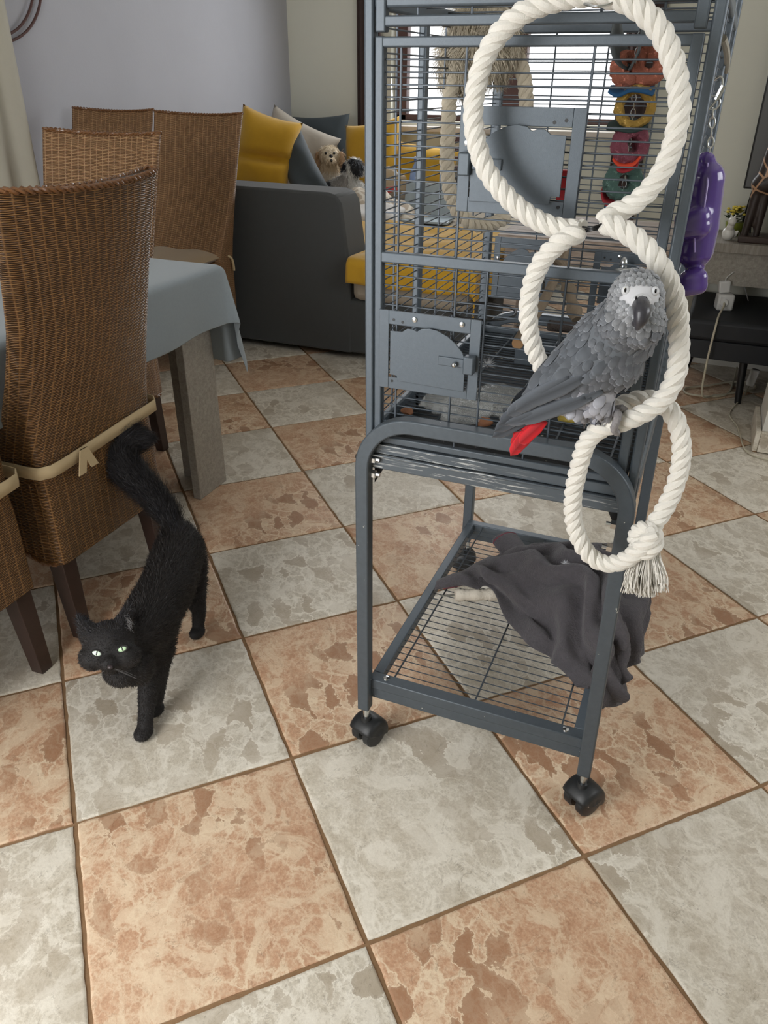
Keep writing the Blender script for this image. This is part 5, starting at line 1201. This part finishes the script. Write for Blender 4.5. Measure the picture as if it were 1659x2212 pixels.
for e,mm,ro in ((EYE[0],M_CEYE2,12),(EYE[1],M_CEYE,-20)):
    x_=RR[0]*math.cos(math.radians(ro))+RR[1]*math.sin(math.radians(ro)); y_=RR[1]*math.cos(math.radians(ro))-RR[0]*math.sin(math.radians(ro)); Rm=np.stack([x_,y_,tc_],1)
    ey=mk('eye',MB().sph(e+tc_*.001,(.0092,.0062,.005),18,12,Rm),mm,ct); mk('pupil',MB().sph(e+tc_*.0052,(.0016,.0044,.0014),10,8,Rm),M_EYEBLK,ey)
    lid=MB(); 
    for sgn,hh in ((-1,.0050),(1,.0058)): lid.tube([e+tc_*.003+x_*(.0108*math.cos(a))+y_*(sgn*hh*math.sin(a)) for a in np.linspace(0,math.pi,12)],.0019,6)
    mk('eyelid',lid,M_BLKFUR,ct)
mk('nose',MB().sph(hit(CBV,238,1441)[0]+tc_*.001,(.0055,.005,.004),14,9),mat('nose_leather',lin(58,50,52),.4),ct)
mk('ear_lining',MB().prism([h_(196,1368,HD-.022),h_(172,1344,HD-.004),h_(178,1372,HD-.018)],tuple(-tc_*.001)),mat('ear_skin',lin(84,58,50),.8),ct,smooth=False)
m_=MB(); rs=np.random.RandomState(8)
for k in range(26):
    a=h_(274+rs.randn()*3,1342+rs.randn()*7,HD-.014); m_.tube([a,a+RR[0]*.005+RR[1]*.004*rs.rand()+tc_*.003,a+RR[0]*.012*rs.rand()+RR[1]*.008],.00016,3,cap=False)
for k in range(8):
    s=-1 if k%2 else 1; a=h_(237+s*9,1444+rs.randn()*2,HD-.052); m_.tube([a,a+RR[0]*s*.02+RR[1]*(.004+.006*rs.rand()),a+RR[0]*s*.042+RR[1]*(.012+.016*rs.rand())],[.00012,.0001,.00006],3,cap=False)
o=mk('whiskers',m_,mat('pale_hair',lin(130,128,128),.5,0,0,10,bs=0),ct,angle=180); o['kind']='stuff'
# ================================================================== DOGS ON THE SOFA
def dog(name,label,blobs,colf,nfur,feat,seed):
    V0=np.array([b[1] for b in blobs]); r=thing(name,label,'dog',tuple(V0.mean(0)*A(1,1,0)+A(0,0,.456)))
    b_,V,F,Nn=organic('body',blobs,.008,3,M_FUR,r,col=lambda V:colf(V,None))
    fur('fur',V,F,Nn,nfur,.028,.0026,lambda P:np.tile(A(0.1,.1,-1.),(len(P),1))+vnoise(P,20,seed)[:,None]*A(1,0,.5),lambda P,rs:colf(P,rs)*(.85+.3*rs.rand(len(P),1)),b_,lift=.35,seed=seed)
    bv=bvh_of(V,F)
    for nm,u,v,r_,m_ in feat:
        h,nn=hit(bv,u,v)
        if h is not None: tcm=CAM-h; tcm/=np.linalg.norm(tcm); mk(nm,MB().sph(h+tcm*.006,r_,10,8),m_,r)
    return r
D=lambda u,v,y:at(u,v,y=y)
cw,ctan=lin(214,200,178),lin(196,160,122)
def col1(P,rs):
    u,v=pxy(P); c=np.tile(np.array(lin(202,182,152)),(len(P),1)); c[(np.hypot(u-712,v-327)<16)]=lin(222,208,182); ear=((u<691)|(u>733))&(v<362); c[ear]=lin(176,144,110); c[(v>372)]=lin(214,204,188); return c
y=4.34
dog('small_dog','small cream long-haired dog sitting on the sofa facing the camera, behind the other dog',[('e',D(712,337,y),(.068,.065,.062)),('e',D(714,347,y-.06),(.030,.035,.026)),('c',D(688,335,y),.022,D(687,356,y-.01),.020),('c',D(737,335,y),.022,D(738,354,y-.01),.019),
  ('c',D(712,362,y),.058,D(715,405,y+.02),.085),('e',D(720,415,y+.05),(.12,.11,.07))],col1,6500,
  [('eye',704,331,.0085,M_EYEBLK),('eye',722,331,.0085,M_EYEBLK),('nose',715,338,.013,M_EYEBLK),('mouth',716,347,.009,M_EYEBLK)],3)
def col2(P,rs):
    u,v=pxy(P); c=np.tile(np.array(lin(206,204,198)),(len(P),1)); blk=((np.hypot((u-772),(v-362)*.8)<14)|((u<748)&(v<368)&(v>344))|((u-763)**2/120.+(v-350)**2/60.<1)); c[blk]=lin(34,36,40)
    rump=((u-708)/24.)**2+((v-398)/9.)**2<1; c[rump]=lin(46,48,52); g=(u>715)&(u<752)&(v>378)&(v<402); c[g]=lin(160,156,150); return c
y=4.12
dog('small_dog','small black and white shaggy dog with black ears resting on the sofa, turned away',[('e',D(765,362,y),(.056,.06,.056)),('c',D(771,358,y-.02),.024,D(772,376,y-.03),.020),('c',D(745,355,y-.01),.016,D(742,366,y-.01),.014),('e',D(781,368,y+.03),(.03,.035,.03)),
  ('c',D(757,378,y),.048,D(748,402,y),.066),('c',D(748,402,y),.070,D(712,412,y-.02),.055),('e',D(770,408,y-.01),(.05,.06,.05)),('e',D(700,412,y-.03),(.045,.05,.035))],col2,6500,[],5)
